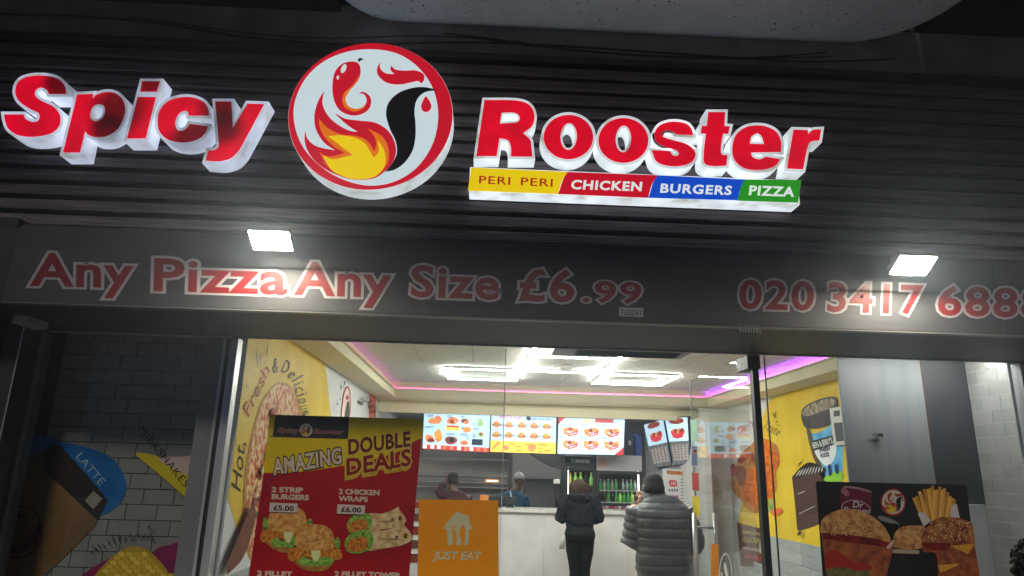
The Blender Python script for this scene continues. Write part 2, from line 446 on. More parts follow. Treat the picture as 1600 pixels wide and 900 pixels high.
# ================================================================== FLOODLIGHTS
m_lamp = mat('flood_led', (1, 1, 1), .5, emit=480, ecol=(1, .90, .70))
m_house = mat('black_lamp_housing', (.03, .03, .032), .4, bump=.1)
def flood(tl, tr, br, bl, lab):
    Yo, Yi = 3.525, 3.645
    q = [hit(*tl, YP(Yo)), hit(*tr, YP(Yo)), hit(*br, YP(Yi)), hit(*bl, YP(Yi))]
    xa = (q[0].x+q[3].x)/2; xb = (q[1].x+q[2].x)/2; zo = (q[0].z+q[1].z)/2; zi = (q[2].z+q[3].z)/2
    t = thing('floodlight', ((xa+xb)/2, Yi, zi), lab, 'lamp', 'floodlights on the fascia')
    q = [Vector((xa, Yo, zo)), Vector((xb, Yo, zo)), Vector((xb, Yi, zi)), Vector((xa, Yi, zi))]
    n = (q[1]-q[0]).cross(q[3]-q[0]).normalized()
    if n.z > 0: n = -n
    g = G(); g.add(q, [(0, 1, 2, 3)], m_lamp); obj('lamp_glass', g, t)
    e = .006; u = (q[1]-q[0]).normalized(); v = (q[3]-q[0]).normalized()
    Q = [q[0]-u*e-v*e-n*.003, q[1]+u*e-v*e-n*.003, q[2]+u*e+v*e-n*.003, q[3]-u*e+v*e-n*.003]
    g = G(); g.slab(Q, -n*.035, m_house); obj('housing', g, t, bevel=.003)
    g = G(); c = (Q[0]+Q[2])/2-n*.03
    g.tube([c, c+Vector((0, .05, .03)), Vector((c.x, YF+.04, FTOP+.02))], .011, m_house, 8); obj('bracket', g, t)
flood((387, 360), (452, 364), (455, 392), (398, 389), 'bright floodlight over the word Pizza, left of the pair')
flood((1408, 400), (1464, 402), (1446, 430), (1390, 428), 'bright floodlight above the phone number, right of the pair')
# ================================================================== ILLUMINATED LETTERS
def glow_mat(name, col, ecol, base, spots, rough=.25, dim=.28):
    "translucent face lit from inside; spots (x,z,r) are failed LED modules"
    m = bpy.data.materials.new(name); m.use_nodes = True; nt = m.node_tree; b = nt.nodes['Principled BSDF']
    b.inputs['Base Color'].default_value = (*col, 1); b.inputs['Roughness'].default_value = rough
    b.inputs['Emission Color'].default_value = (*ecol, 1)
    geo = nt.nodes.new('ShaderNodeNewGeometry')
    if 'white' in name:      # rain streaks and dust inside the returns
        gn = nt.nodes.new('ShaderNodeTexNoise'); gn.inputs['Scale'].default_value = 9; gn.inputs['Detail'].default_value = 7
        nt.links.new(geo.outputs['Position'], gn.inputs[0]); gr = nt.nodes.new('ShaderNodeValToRGB')
        gr.color_ramp.elements[0].position = .50; gr.color_ramp.elements[0].color = (*ecol, 1); gr.color_ramp.elements[1].position = .78; gr.color_ramp.elements[1].color = (ecol[0]*.45, ecol[1]*.40, ecol[2]*.25, 1)
        nt.links.new(gn.outputs[0], gr.inputs[0]); nt.links.new(gr.outputs[0], b.inputs['Emission Color'])
    nz = nt.nodes.new('ShaderNodeTexNoise'); nz.inputs['Scale'].default_value = 7
    nt.links.new(geo.outputs['Position'], nz.inputs[0])
    mr = nt.nodes.new('ShaderNodeMapRange'); mr.inputs[1].default_value = .3; mr.inputs[2].default_value = .7; mr.inputs[3].default_value = .8; mr.inputs[4].default_value = 1.1
    nt.links.new(nz.outputs[0], mr.inputs[0]); cur = mr.outputs[0]
    for (x, z, r) in spots:
        v = nt.nodes.new('ShaderNodeVectorMath'); v.operation = 'DISTANCE'; v.inputs[1].default_value = (x, YL, z)
        nt.links.new(geo.outputs['Position'], v.inputs[0])
        q = nt.nodes.new('ShaderNodeMapRange'); q.interpolation_type = 'SMOOTHSTEP'; q.inputs[1].default_value = r*.45; q.inputs[2].default_value = r*1.25; q.inputs[3].default_value = dim; q.inputs[4].default_value = 1
        nt.links.new(v.outputs['Value'], q.inputs[0])
        k = nt.nodes.new('ShaderNodeMath'); k.operation = 'MULTIPLY'; nt.links.new(cur, k.inputs[0]); nt.links.new(q.outputs[0], k.inputs[1]); cur = k.outputs[0]
    k = nt.nodes.new('ShaderNodeMath'); k.operation = 'MULTIPLY'; k.inputs[1].default_value = base; nt.links.new(cur, k.inputs[0])
    nt.links.new(k.outputs[0], b.inputs['Emission Strength'])
    return m
tS = T(0, 60, 3.5556); tR = T(700, 130, 2.6667)
def sp(x, y, r, t=tS):
    w = hit(*t((x, y))[:2], YP(YL)); return (w.x, w.z, r)
spots = [sp(350, 240, .13), sp(655, 400, .18), sp(600, 500, .11), sp(840, 250, .08), sp(1075, 560, .15), sp(1225, 380, .15), sp(1240, 490, .13)]
m_rface = glow_mat('lit_red_acrylic', (.25, .01, .02), (.80, .0, .02), .84, spots, dim=.2)
m_wbody = glow_mat('lit_white_acrylic', (.55, .57, .6), (.66, .74, .92), .74, spots, .35, dim=.5)
m_rface2 = glow_mat('lit_red_acrylic_even', (.25, .01, .02), (.80, .0, .02), .82, [])
m_wbody2 = glow_mat('lit_white_acrylic_even', (.6, .62, .64), (.74, .82, .86), .74, [], .35)
def letter(nm, outs, tr, mface, mbody, rim, lab, holes=(), joined=None):
    """box letter: white lit body, red face 3 mm proud"""
    faces = [spline([tr(p) for p in o], 7) for o in outs]; hs = [spline([tr(p) for p in h], 7) for h in holes]
    bodies = [spline([tr(p) for p in joined], 7)] if joined else [f for f in faces]
    c = hit(*faces[0][0], YP(YL)); t = thing('sign_letter', c, lab, 'letter', 'red illuminated letters on the cladding')
    loops = [offset(b, rim) for b in bodies]; hl = [offset(h, -rim*.75) for h in hs]
    g = G()
    for bi, lp in enumerate(loops):
        allp = [lp]+(hl if bi == 0 else [])
        F = [[hit(p[0], p[1], YP(YL)) for p in q] for q in allp]
        fl = [p for q in F for p in q]; n = len(fl)
        tr_ = tessellate_polygon(F); D = Vector((0, YC-YL-.004, 0))
        g.add(fl, [tuple(a) for a in tr_], mbody)
        g.add([p+D for p in fl], [tuple(a)[::-1] for a in tr_], mbody)
        for q in F:
            m_ = len(q); g.add(list(q)+[p+D for p in q], [(i, (i+1) % m_, (i+1) % m_+m_, i+m_) for i in range(m_)], mbody)
    obj('letter_body', g, t)
    for f in faces:
        loops = [f]+(hs if f is faces[0] else [])
        F = [[hit(p[0], p[1], YP(YL-.004)) for p in q] for q in loops]; g = G()
        fl = [p for q in F for p in q]; tr_ = tessellate_polygon(F); D = Vector((0, .0035, 0))
        g.add(fl, [tuple(a) for a in tr_], mface)
        for q in F:
            m_ = len(q); g.add(list(q)+[p+D for p in q], [(i, (i+1) % m_, (i+1) % m_+m_, i+m_) for i in range(m_)], mface)
        obj('letter_face', g, t)
c_ = 1
letter('S', [[(368,308,c_),(272,308,c_),(258,285),(225,272),(197,288),(195,318),(228,345),(290,375),(323,408),(335,445),(325,490),(285,525),(220,542),(150,545),(90,533),(45,500),(27,455),(22,422,c_),(130,422,c_),(142,447),(175,463),(207,460),(220,438),(212,413),(170,393),(115,358),(90,322),(85,288),(97,248),(132,220),(190,207),(260,208),(320,224),(358,262)]], tS, m_rface, m_wbody, 4.4, 'large capital S, first letter of Spicy at the far left')
letter('p', [[(428,312,c_),(517,308,c_),(512,335,c_),(540,312),(590,298),(640,305),(680,338),(695,395),(680,455),(645,510),(590,542),(530,547),(490,535),(472,515,c_),(443,633,c_),(350,633,c_)]], tS, m_rface, m_wbody, 4.4, 'letter p of Spicy with a dim right bowl, its stem hanging low', holes=[[(545,365),(575,373),(583,405),(570,442),(538,460),(510,452),(498,428),(506,395),(522,373)]])
letter('i', [[(765,325,c_),(865,325,c_),(808,555,c_),(705,555,c_)], [(790,238,c_),(887,238,c_),(870,295,c_),(778,295,c_)]], tS, m_rface, m_wbody, 4.2, 'letter i of Spicy in one white block with its dot', joined=[(790,238,c_),(887,238,c_),(808,555,c_),(705,555,c_)])
letter('c', [[(1160,428,c_),(1048,428,c_),(1042,407),(1018,402),(990,422),(973,465),(985,508),(1015,512),(1042,495),(1052,475,c_),(1155,488,c_),(1135,530),(1085,565),(1010,577),(930,560),(885,515),(875,455),(890,395),(932,350),(1000,328),(1070,328),(1130,352),(1157,392)]], tS, m_rface, m_wbody, 4.4, 'letter c of Spicy, bright above and dim below')
letter('y', [[(1195,350,c_),(1285,350,c_),(1293,497,c_),(1375,362,c_),(1467,365,c_),(1345,590),(1320,628),(1280,665),(1215,682),(1142,678,c_),(1158,622,c_),(1192,620),(1213,603),(1214,575)]], tS, m_rface, m_wbody, 4.4, 'letter y ending Spicy, its left arm unlit maroon')
letter('R', [[(152,70,c_),(285,72),(340,92),(360,135),(350,178),(312,208,c_),(342,235),(348,268),(352,305,c_),(262,305,c_),(262,268),(250,238),(215,228,c_),(203,303,c_),(118,303,c_)]], tR, m_rface2, m_wbody2, 3.8, 'large capital R, first letter of Rooster', holes=[[(224,122,c_),(275,122),(297,138),(288,162),(216,168,c_)]])
letter('o', [ellp(502, 224, 103, 92, 0)], tR, m_rface2, m_wbody2, 4.2, 'first letter o of Rooster beside the capital R', holes=[ellp(503, 222, 34, 56, 3)])
letter('o', [ellp(731, 238, 104, 93, 0)], tR, m_rface2, m_wbody2, 4.2, 'second letter o of Rooster before the s', holes=[ellp(731, 232, 32, 56, 3)])
letter('s', [[(1022,216,c_),(950,212,c_),(932,198),(905,196),(890,208),(896,222),(930,235),(985,250),(1020,272),(1032,300),(1012,330),(960,345),(900,340),(865,320),(850,280,c_),(925,282,c_),(937,300),(955,302),(962,290),(945,276),(900,262),(868,240),(862,205),(885,174),(935,160),(990,168),(1014,190)]], tR, m_rface2, m_wbody2, 4, 'letter s in the middle of Rooster')
letter('t', [[(1085,120,c_),(1155,120,c_),(1152,178,c_),(1175,180,c_),(1168,210,c_),(1146,210,c_),(1138,262),(1140,295),(1165,300,c_),(1160,342,c_),(1110,345),(1072,335),(1065,300),(1075,210,c_),(1053,208,c_),(1058,178,c_),(1078,178,c_)]], tR, m_rface2, m_wbody2, 4, 'tall letter t of Rooster rising above its neighbours')
letter('e', [[(1388,286,c_),(1262,288,c_),(1270,308),(1298,317),(1325,306,c_),(1384,316,c_),(1365,343),(1310,360),(1240,355),(1195,320),(1185,270),(1200,215),(1245,182),(1310,177),(1365,200),(1388,245)]], tR, m_rface2, m_wbody2, 4.2, 'letter e of Rooster before the last letter', holes=[[(1258,252,c_),(1263,225),(1288,208),(1308,222),(1318,254,c_)]])
letter('r', [[(1440,193,c_),(1500,195,c_),(1500,212,c_),(1520,195),(1555,192,c_),(1548,238,c_),(1515,242),(1498,268),(1480,358,c_),(1413,355,c_)]], tR, m_rface2, m_wbody2, 4, 'last letter r of Rooster at the right end of the sign')
# ---- round logo sign
def lit(n, r, g_, b, k=.95):
    c = srgb(r, g_, b); return mat('lit_'+n, tuple(x*.5 for x in c), .3, emit=k*.85, ecol=c)
LG = [  # (material, outline) in the logo's own drawing space
 ('red', [(150,495,1),(165,540),(210,575),(300,595,1),(245,555),(205,490),(197,420),(215,350),(247,295,1),(238,360),(265,420),(310,462),(370,495),(415,502,1),(365,470),(320,430),(298,405,1),(350,435),(420,445),(500,455),(560,490),(595,540),(607,600),(590,655),(545,705),(490,737),(400,742),(320,722),(240,682),(180,625),(150,560)]),
 ('orange', [(220,435,1),(260,480),(330,515),(400,522),(460,545),(498,600,1),(508,560),(495,520),(462,485,1),(530,520),(565,570),(570,640),(545,690),(490,730),(400,738),(320,716),(262,672),(222,603,1),(260,625),(310,620),(350,607,1),(300,580),(250,530),(225,480)]),
 ('yellow', [(265,525,1),(320,520),(390,530),(450,560),(495,632,1),(520,600),(515,545,1),(545,590),(555,640),(540,690),(490,732),(400,740),(330,720),(280,690),(240,620,1),(290,640),(340,630),(390,618,1),(350,590),(300,550)]),
 ('red', [(405,152),(428,180),(425,230),(395,275),(360,310),(345,345),(360,380),(400,397),(440,380),(460,345),(445,314),(418,312,1),(440,302),(470,318),(483,350),(470,390),(430,416),(380,420),(325,395),(295,340),(288,270),(302,200),(345,158)]),
 ('orange', [(425,215),(392,268),(350,305),(338,345),(352,382),(400,402),(445,384),(460,350),(446,374),(410,388),(370,375),(354,340),(372,302),(410,255)]),
 ('black', [(415,142,1),(427,133),(447,140,1),(432,145),(422,155,1)]),
 ('white', ellp(345,187,12,24,25)), ('white', ellp(316,232,6,11,5)),
 ('red', [(527,155,1),(530,190),(560,212),(600,215,1),(580,195),(583,172,1),(605,192),(650,198),(705,197),(745,215),(748,245),(735,262,1),(715,250),(680,258),(620,268),(560,258),(520,225),(512,190)]),
 ('black', [(815,295,1),(750,308),(712,345),(700,400),(705,460),(705,530),(690,600),(650,660),(600,695),(553,705,1),(590,660),(612,610),(605,550),(577,490),(558,420),(570,360),(620,310),(690,285),(750,281)]),
 ('red', [(757,325,1),(775,350),(785,380),(770,403),(745,403),(733,380),(742,350)]),
]
DC = Vector((-.762, YL-.02, 3.697)); DR = .502
lg = thing('round_logo_sign', DC, 'round red rimmed lightbox with flame and chilli cockerel emblem', 'sign')
def disc(c, r, y0, y1, mt, n=72, r2=None):
    g = G(); r2 = r2 or r
    vs = [(c.x+r*math.cos(2*math.pi*k/n), y0, c.z+r*math.sin(2*math.pi*k/n)) for k in range(n)]+[(c.x+r2*math.cos(2*math.pi*k/n), y1, c.z+r2*math.sin(2*math.pi*k/n)) for k in range(n)]
    g.add(vs, [tuple(range(n)), tuple(range(2*n-1, n-1, -1))], mt); g.add(vs, [(k, (k+1) % n, (k+1) % n+n, k+n) for k in range(n)], mt, True); return g
yl = YL-.02
obj('can', disc(DC, DR, yl, YC-.004, m_wbody2), lg)
g = disc(DC, DR-.002, yl-.003, yl-.0005, lit('red', 205, 12, 40)); obj('rim', g, lg)
tL = T(430, 50, 3.2133)
Pl = Pr(YP(yl-.003), eps=.0009, tr=tL)
Pl.poly([(93,430),(105,330),(160,225),(250,145),(370,98),(500,88),(620,112),(720,180),(790,280),(818,400),(805,520),(760,620),(690,700),(590,755),(480,772),(370,752),(270,705),(180,630),(120,540)], lit('white', 212, 230, 235))
obj('face', Pl, lg)
LM = dict(red=lit('red', 205, 12, 40), orange=lit('orange', 232, 120, 20), yellow=lit('yellow', 248, 214, 10), white=lit('white', 212, 230, 235), black=mat('black_film', (.02, .021, .025), .35))
PL2 = Pr(YP(yl-.0045), eps=.0009, tr=tL)
for nm, o_ in LG: PL2.poly(o_, LM[nm], n=7)
obj('emblem', PL2, lg)
def small_logo(P, cx, cy, r, mats, sx=1, ring='red'):
    "the same emblem at another size; (cx,cy,r) in photo pixels"
    k = r/395.
    f = lambda p: (cx+(p[0]-478)*k*sx, cy+(p[1]-445)*k)+tuple(p[2:])
    old = P.tr; P.tr = lambda p: p
    P.poly([(a[0], a[1]) for a in ellp(cx, cy, r*sx, r, 0, 28)], mats[ring])
    P.poly([(a[0], a[1]) for a in ellp(cx-2*k, cy-10*k, r*.9*sx, r*.87, 0, 28)], mats['white'])
    for nm, o_ in LG: P.poly([f(p) for p in o_], mats[nm], n=4)
    P.tr = old
# ---- tagline lightbox
tg = thing('tagline_lightbox', hit(735, 303, YP(YL)), 'long four coloured lightbox under the word Rooster', 'sign')
tl, tr_, br, bl = [hit(*p, YP(YL)) for p in ((736, 261), (1252, 282), (1245, 319), (731, 300))]
z1 = (tl.z+tr_.z)/2; z0 = (bl.z+br.z)/2; xa, xb = (tl.x+bl.x)/2, (tr_.x+br.x)/2
g = G(); g.box((xa, YL, z0), (xb, YC-.004, z1), glow_mat('lit_white_tray', (.6, .62, .64), (.8, .88, .95), 1.0, [])); obj('can', g, tg, bevel=.003)
g = Pr(YP(YL-.001), eps=.0008, tr=tR)
A = T(700, 130, 2.6667)
g.poly([(97,352,1),(500,370,1),(478,400),(460,455),(455,462,1),(83,448,1)], lit('tag_yellow', 245, 212, 8))
g.poly([(500,370,1),(875,384,1),(850,420),(835,472),(828,478,1),(455,462,1),(462,452),(482,395)], lit('tag_red', 208, 10, 38), layer=2)
g.poly([(875,384,1),(1240,402,1),(1218,440),(1208,488,1),(828,478,1),(838,468),(855,412)], lit('tag_blue', 12, 78, 205), layer=2)
g.poly([(1240,402,1),(1472,404,1),(1458,498,1),(1203,490,1),(1212,465),(1222,425)], lit('tag_green', 38, 150, 25), layer=2)
obj('colour_film', g, tg)
lw = lit('tag_white', 235, 242, 240)
for s_, a, b, h, mt, bo in (('PERI', (125, 418), (263, 424), 34, mat('tag_red_ink', srgb(190, 30, 20), .4, emit=.5), .012), ('PERI', (299, 425), (440, 432), 34, mat('tag_red_ink', (0,0,0)), .012), ('CHICKEN', (510, 440), (808, 449), 38, lw, .035), ('BURGERS', (880, 455), (1180, 465), 38, lw, .03), ('PIZZA', (1250, 465), (1438, 472), 40, lw, .035)):
    p = Pr(YP(YL-.003), eps=.0008, tr=tR); p.text(s_, a, b, h, mt, bold=bo, shear=.08 if s_ != 'PERI' else 0, sp=.06); obj('lettering', p, tg)
# ================================================================== SHOPFRONT FRAME, GLASS
fr = thing('shopfront_frame', (-1.76, YG, 0), 'aluminium and charcoal shopfront frame around the windows', 'frame')
m_post = mat('grey_coated_post', (.16, .165, .17), .45, var=.12, vs=4)
def vpost(x0, x1, y0, y1, mt, nm, par=fr, z1=HEAD-.013): g = G(); g.box((x0, y0, .02), (x1, y1, z1), mt); obj(nm, g, par, bevel=.003)
vpost(-1.875, -1.765, YG-.02, YG+.1, m_post, 'post')
vpost(-1.763, -1.742, YG-.03, YG+.06, m_alu, 'trim_strip')
vpost(-1.74, -1.718, YG-.015, YG+.05, m_black, 'gasket')
vpost(-1.716, -1.665, YG-.03, YG+.06, m_alu, 'trim_strip')
vpost(-3.06, -2.955, YG-.02, YG+.1, m_post, 'post')
vpost(3.715, 3.745, YG-.03, YG+.06, m_alu, 'trim_strip')
vpost(3.747, 3.80, YG-.02, YG+.06, m_black, 'post'); vpost(3.803, 3.82, YG-.05, YG+.06, m_alu, 'trim_strip'); vpost(3.825, 5.4, YG-.06, YG+.06, m_dark2, 'post')
g = G(); g.box((-3.0, YG-.02, 0), (-.0, YG+.06, .12), m_post); obj('sill', g, fr); g = G(); g.box((1.94, YG-.02, 0), (3.71, YG+.06, .12), m_post); obj('sill', g, fr)
sg = thing('shutter_guide', (-2.9, 4.2, 0), 'dark vertical roller shutter guide at the left edge', 'rail')
for (a, b, y_) in (((32, 537.5), (0, 687.5), 4.2), ((32, 577), (7.5, 697.5), 4.35)):
    w = hit(*a, YP(y_)); w2 = hit(*b, YP(y_)); x = (w.x+w2.x)/2
    g = G(); g.box((x-.10, y_, .0), (x, y_+.12, HEAD-.003), m_dark2); g.box((x-.004, y_-.004, 0), (x+.003, y_+.0, HEAD-.003), m_alu); obj('rail', g, sg)
g = G(); w = hit(52, 506, YP(4.2)); g.box((w.x-.06, 4.1, w.z-.02), (w.x+.03, 4.3, HEAD-.002), m_alu); obj('guide_bracket', g, sg, bevel=.004)
def pane(x0, x1, lab, z1=HEAD-.014, y=YG+.01):
    g = G(); g.box((x0, y, .125), (x1, y+.01, z1), m_glass); return obj('window_pane', g, label=lab, cat='window')
pane(-2.95, -1.88, 'narrow left window in front of the brick and coffee cup graphic')
pane(-1.66, .127, 'wide clear window carrying the double deals poster')
pane(1.93, 3.71, 'right window carrying the burger poster')
g = G(); g.box((.128, YG+.006, .1), (.133, YG+.024, HEAD-.014), mat('polished_glass_edge', (.55, .62, .6), .15, spec=.8)); obj('glass_edge_trim', g, label='thin pale polished glass edge beside the doorway', cat='trim')
# door
XD = 1.81
dr = thing('glass_door', (1.84, YG, 0), 'frameless glass door standing open into the shop', 'door')
g = G(); g.box((XD-.005, YG+.06, .02), (XD+.005, 5.97, HEAD-.016), m_glass); obj('glass_leaf', g, dr)
g = G(); g.box((XD-.006, 5.971, .02), (XD+.006, 5.976, HEAD-.016), mat('polished_glass_edge', (0, 0, 0))); obj('leaf_edge', g, dr)
vpost(1.828, 1.872, YG-.01, YG+.05, m_black, 'door_jamb', dr)
g = G(); g.box((1.795, YG-.015, HEAD-.11), (1.885, YG+.2, HEAD-.014), m_black); obj('patch_fitting', g, dr, bevel=.004)
hd = G()
for x in (1.725, 1.893): hd.tube([(x, 5.74, .45), (x, 5.74, 1.31)], .017, m_alu, 14)
obj('pull_handle', hd, dr)
g = G()
for z in (1.20, .55): g.tube([(1.725, 5.74, z), (1.893, 5.74, z)], .011, m_alu, 10)
obj('handle_spacer', g, dr)
vpost(1.922, 1.929, YG+.006, YG+.024, m_black, 'glass_joint')
def dsticker(pts, mt, lab, txt=None):
    p = Pr(XP(XD-.006), eps=.0006); p.poly([q+(1,) for q in pts], mt)
    if txt: p.text(*txt)
    obj('sticker', p, dr, label=lab)
dsticker([(1079,656),(1089,656),(1089,690),(1080,690)], prn('mint', 128, 168, 146), 'green sticker')
dsticker([(1081,697),(1089,697),(1090,727),(1081,727)], prn('blue', 58, 78, 118), 'blue sticker')
dsticker([(1081,703),(1089,703),(1089,708),(1081,708)], prn('pinkred', 200, 90, 100), 'red band sticker')
dsticker([(1081,738),(1092,739),(1093,767),(1082,766)], prn('stred', 150, 58, 56), 'red sticker')
dsticker([(1082,775),(1093,776),(1094,803),(1088,812),(1083,808)], prn('styel', 190, 175, 50), 'yellow sticker')
dsticker([(1112,850),(1122,850),(1123,900),(1111,900)], prn('jeor', 205, 125, 25), 'orange sticker')
p = Pr(XP(XD-.006), eps=.0006); el = ellp(1134, 905, 11, 41, 0, 28); el2 = ellp(1134, 905, 9.6, 38.5, 0, 28)
p.poly(el, prn('stw', 215, 218, 215), holes=[el2]); p.poly([(1131,885,1),(1134,880),(1142,915,1),(1139,920,1)], prn('stw', 0, 0, 0)); p.poly([(1126,895,1),(1128,893,1),(1132,912,1),(1130,915,1)], prn('stw', 0, 0, 0), layer=2)
obj('sticker', p, dr, label='white oval sticker')
# ================================================================== INTERIOR SHELL
g = G(); g.box((-1.65, YG+.1, 0), (-1.72-.0, 14, 3.2), m_white); g.box((-1.72, YG+.101, 0), (-1.86, 14, 3.2), m_dark2); struct('wall_left', g)
g = G(); g.box((XR, YG+.07, 0), (XR+.12, 14, 3.2), m_white); struct('wall_right', g)
g = G(); g.box((-1.64, 13.6, 0), (XR-.01, 13.7, 2.7), mat('kitchen_wall', (.30, .30, .29), .5, var=.1)); struct('wall_back', g)
g = G(); g.box((-1.64, YG+.12, SOF+.02), (XR-.01, 14, 3.2), mat('ceiling_void', (.05, .05, .05), .8))
# ceiling ring: soffit strips + sloped coving + flat ceiling of tiles
m_tile = mat('ceiling_tile', (.66, .66, .62), .75, var=.05, vs=5, bump=.15, bs=120)
g = G()
XLI, XRI = -1.345, 3.37
g.box((-1.649, YG+.1, SOF), (XLI, YBK, SOF+.06), m_paint); g.box((XRI, YG+.1, SOF), (XR-.001, YBK, SOF+.06), m_paint)
g.box((-1.649, YBK+.0, SOF), (XR-.001, YBEAM+.1, SOF+.06), m_paint); g.box((XLI, YG+.1, SOF-.1), (XRI, YG+.35, SOF+.2), m_paint)
struct('ceiling_border', g)
g = G()
YB2 = 9.87; XR2 = 3.265
# vertical left upstand, sloping back and right ones
g.add([(XLI+.001, YG+.35, SOF), (XLI+.001, YBK, SOF), (XLI+.001, YB2, CEIL), (XLI+.001, YG+.35, CEIL)], [(0, 1, 2, 3)], m_paint)
g.add([(XLI, YBK, SOF), (XRI, YBK, SOF), (XR2, YB2, CEIL), (XLI, YB2, CEIL)], [(0, 1, 2, 3)], m_paint)
g.add([(XRI, YBK, SOF), (XRI, YG+.35, SOF), (XR2, YG+.35, CEIL), (XR2, YB2, CEIL)], [(0, 1, 2, 3)], m_paint)
struct('ceiling_coving', g)
ce = G(); ce.box((XLI-.1, YG+.3, CEIL+.025), (XR2+.1, YB2+.3, CEIL+.08), mat('ceiling_void', (0, 0, 0))); ceil = struct('ceiling', ce)
tx, ty = .60, 1.18
x = XLI+.004; j = 0
tm = {}
x = XLI+.003
while x < XR2:
    y = YG+.36
    while y < YB2:
        g = G(); x1 = min(x+tx-.006, XR2-.001); y1 = min(y+ty-.006, YB2-.001)
        g.box((x, y, CEIL+random.uniform(0, .0015)), (x1, y1, CEIL+.02), m_tile); obj('ceiling_tile', g, ceil)
        y += ty
    x += tx
# beam over the counter
g = G(); g.box((-1.649, YBEAM, 2.44), (XR-.001, YBEAM+.12, SOF-.001), m_paint); struct('beam', g, bevel=.004)
g = G(); g.box((-1.649, YBEAM+.13, 2.58), (XR-.001, 13.59, 2.7), mat('kitchen_ceiling', (.45, .45, .44), .8)); struct('kitchen_ceiling', g)
# cove lights
m_purple = mat('purple_led', (.6, .1, 1), .5, emit=16, ecol=(.42, .06, 1))
m_mag = mat('magenta_led', (.9, .2, .6), .5, emit=4.2, ecol=(.72, .13, .62))
for lab, a, b, mt in (('magenta LED strip on its ledge along the left ceiling edge', (XLI+.002, YG+.5, 2.715), (XLI+.036, YBK-.25, 2.719), m_mag),
                      ('bright purple LED strip along the right ceiling edge', (3.262, YG+.5, 2.715), (3.31, 9.99, 2.719), m_purple),
                      ('pink LED strip along the back ceiling edge', (XLI+.05, 10.01, 2.715), (XR2-.03, 10.06, 2.719), m_mag)):
    t = thing('led_strip', a, lab, 'light strip', 'LED strips round the ceiling')
    ax = 0 if b[0]-a[0] < b[1]-a[1] else 1; lo_ = list(a); hi = list(b)
    g = G().box(a, b, m_paint); obj('ledge', g, t)
    e0 = list(a); e1 = list(b); e0[2] = 2.7195; e1[2] = 2.726
    if a[ax] < 0 and ax == 0: e0[0] = b[0]-.004
    else: e1[ax] = a[ax]+.004
    g = G().box(e0, e1, m_paint); obj('ledge_lip', g, t)
    f0 = list(a); f1 = list(b); f0[2] = 2.7195; f1[2] = 2.7225; f0[ax] = a[ax]+.008; f1[ax] = b[ax]-.008
    g = G().box(f0, f1, mt); obj('led_tape', g, t)
# LED frames
m_led = mat('white_led_tube', (1, 1, 1), .5, emit=115, ecol=(.97, 1, .90))
def ledframe(x0, x1, y0, y1, lab, sides='lrfb'):
    t = thing('led_frame_light', (x0, y0, CEIL), lab, 'ceiling light', 'white rectangular LED frame lights')
    z0, z1, w = CEIL-.036, CEIL-.002, .034
    q = []
    if 'f' in sides: q.append(((x0+w, y0), (x1-w, y0+w)))
    if 'b' in sides: q.append(((x0+w, y1-w), (x1-w, y1)))
    if 'l' in sides: q.append(((x0, y0), (x0+w, y1)))
    if 'r' in sides: q.append(((x1-w, y0), (x1, y1)))
    for (a, b), (c, d) in q:
        o = obj('light_bar', G().box((a, b, z0+.008), (c, d, z1), mat('led_bar_housing', (.7, .7, .7), .4)), t)
        obj('diffuser', G().box((a+.002, b+.002, z0), (c-.002, d-.002, z0+.0075), m_led), o)
ledframe(-.50, .42, 8.15, 9.10, 'white LED frame over the left screen, deepest on the left')
ledframe(.44, 1.41, 7.05, 8.18, 'white LED frame around the smoke alarm')
ledframe(1.43, 2.36, 8.22, 9.15, 'white LED frame at the right over the drinks fridges')
ledframe(.45, 1.40, 5.75, 7.02, 'white LED frame nearest the street, half hidden by the fan unit', sides='lrf')
ac = thing('ceiling_air_unit', (1.25, 6.2, 2.7), 'dark grey slatted air unit under the ceiling near the door', 'air conditioner')
m_ac = mat('grey_unit_casing', (.085, .09, .10), .4)
g = G(); g.box((.62, 5.95, 2.70), (1.90, 6.55, CEIL-.002), m_ac); obj('casing', g, ac, bevel=.012)
g = G(); g.box((.84, 6.15, 2.692), (1.82, 6.47, 2.699), m_black); obj('grille', g, ac)
for k in range(5): obj('louvre', G().slab([(.86, 6.18+k*.06, 2.684), (1.80, 6.18+k*.06, 2.684), (1.80, 6.21+k*.06, 2.690), (.86, 6.21+k*.06, 2.690)], (0, 0, .003), m_ac), ac)
sm = thing('smoke_alarm', (.93, 7.9, CEIL), 'round white smoke alarm inside the middle LED frame', 'alarm')
g = G().loft([(.93, 7.9, CEIL-.001, .075, .075), (.93, 7.9, CEIL-.02, .078, .078), (.93, 7.9, CEIL-.035, .06, .06)], mat('white_plastic', (.6, .6, .57), .4), 24); obj('base', g, sm)
g = G().loft([(.93, 7.9, CEIL-.035, .04, .04), (.93, 7.9, CEIL-.055, .036, .036)], mat('white_plastic', (0, 0, 0)), 16); obj('sensor_dome', g, sm)
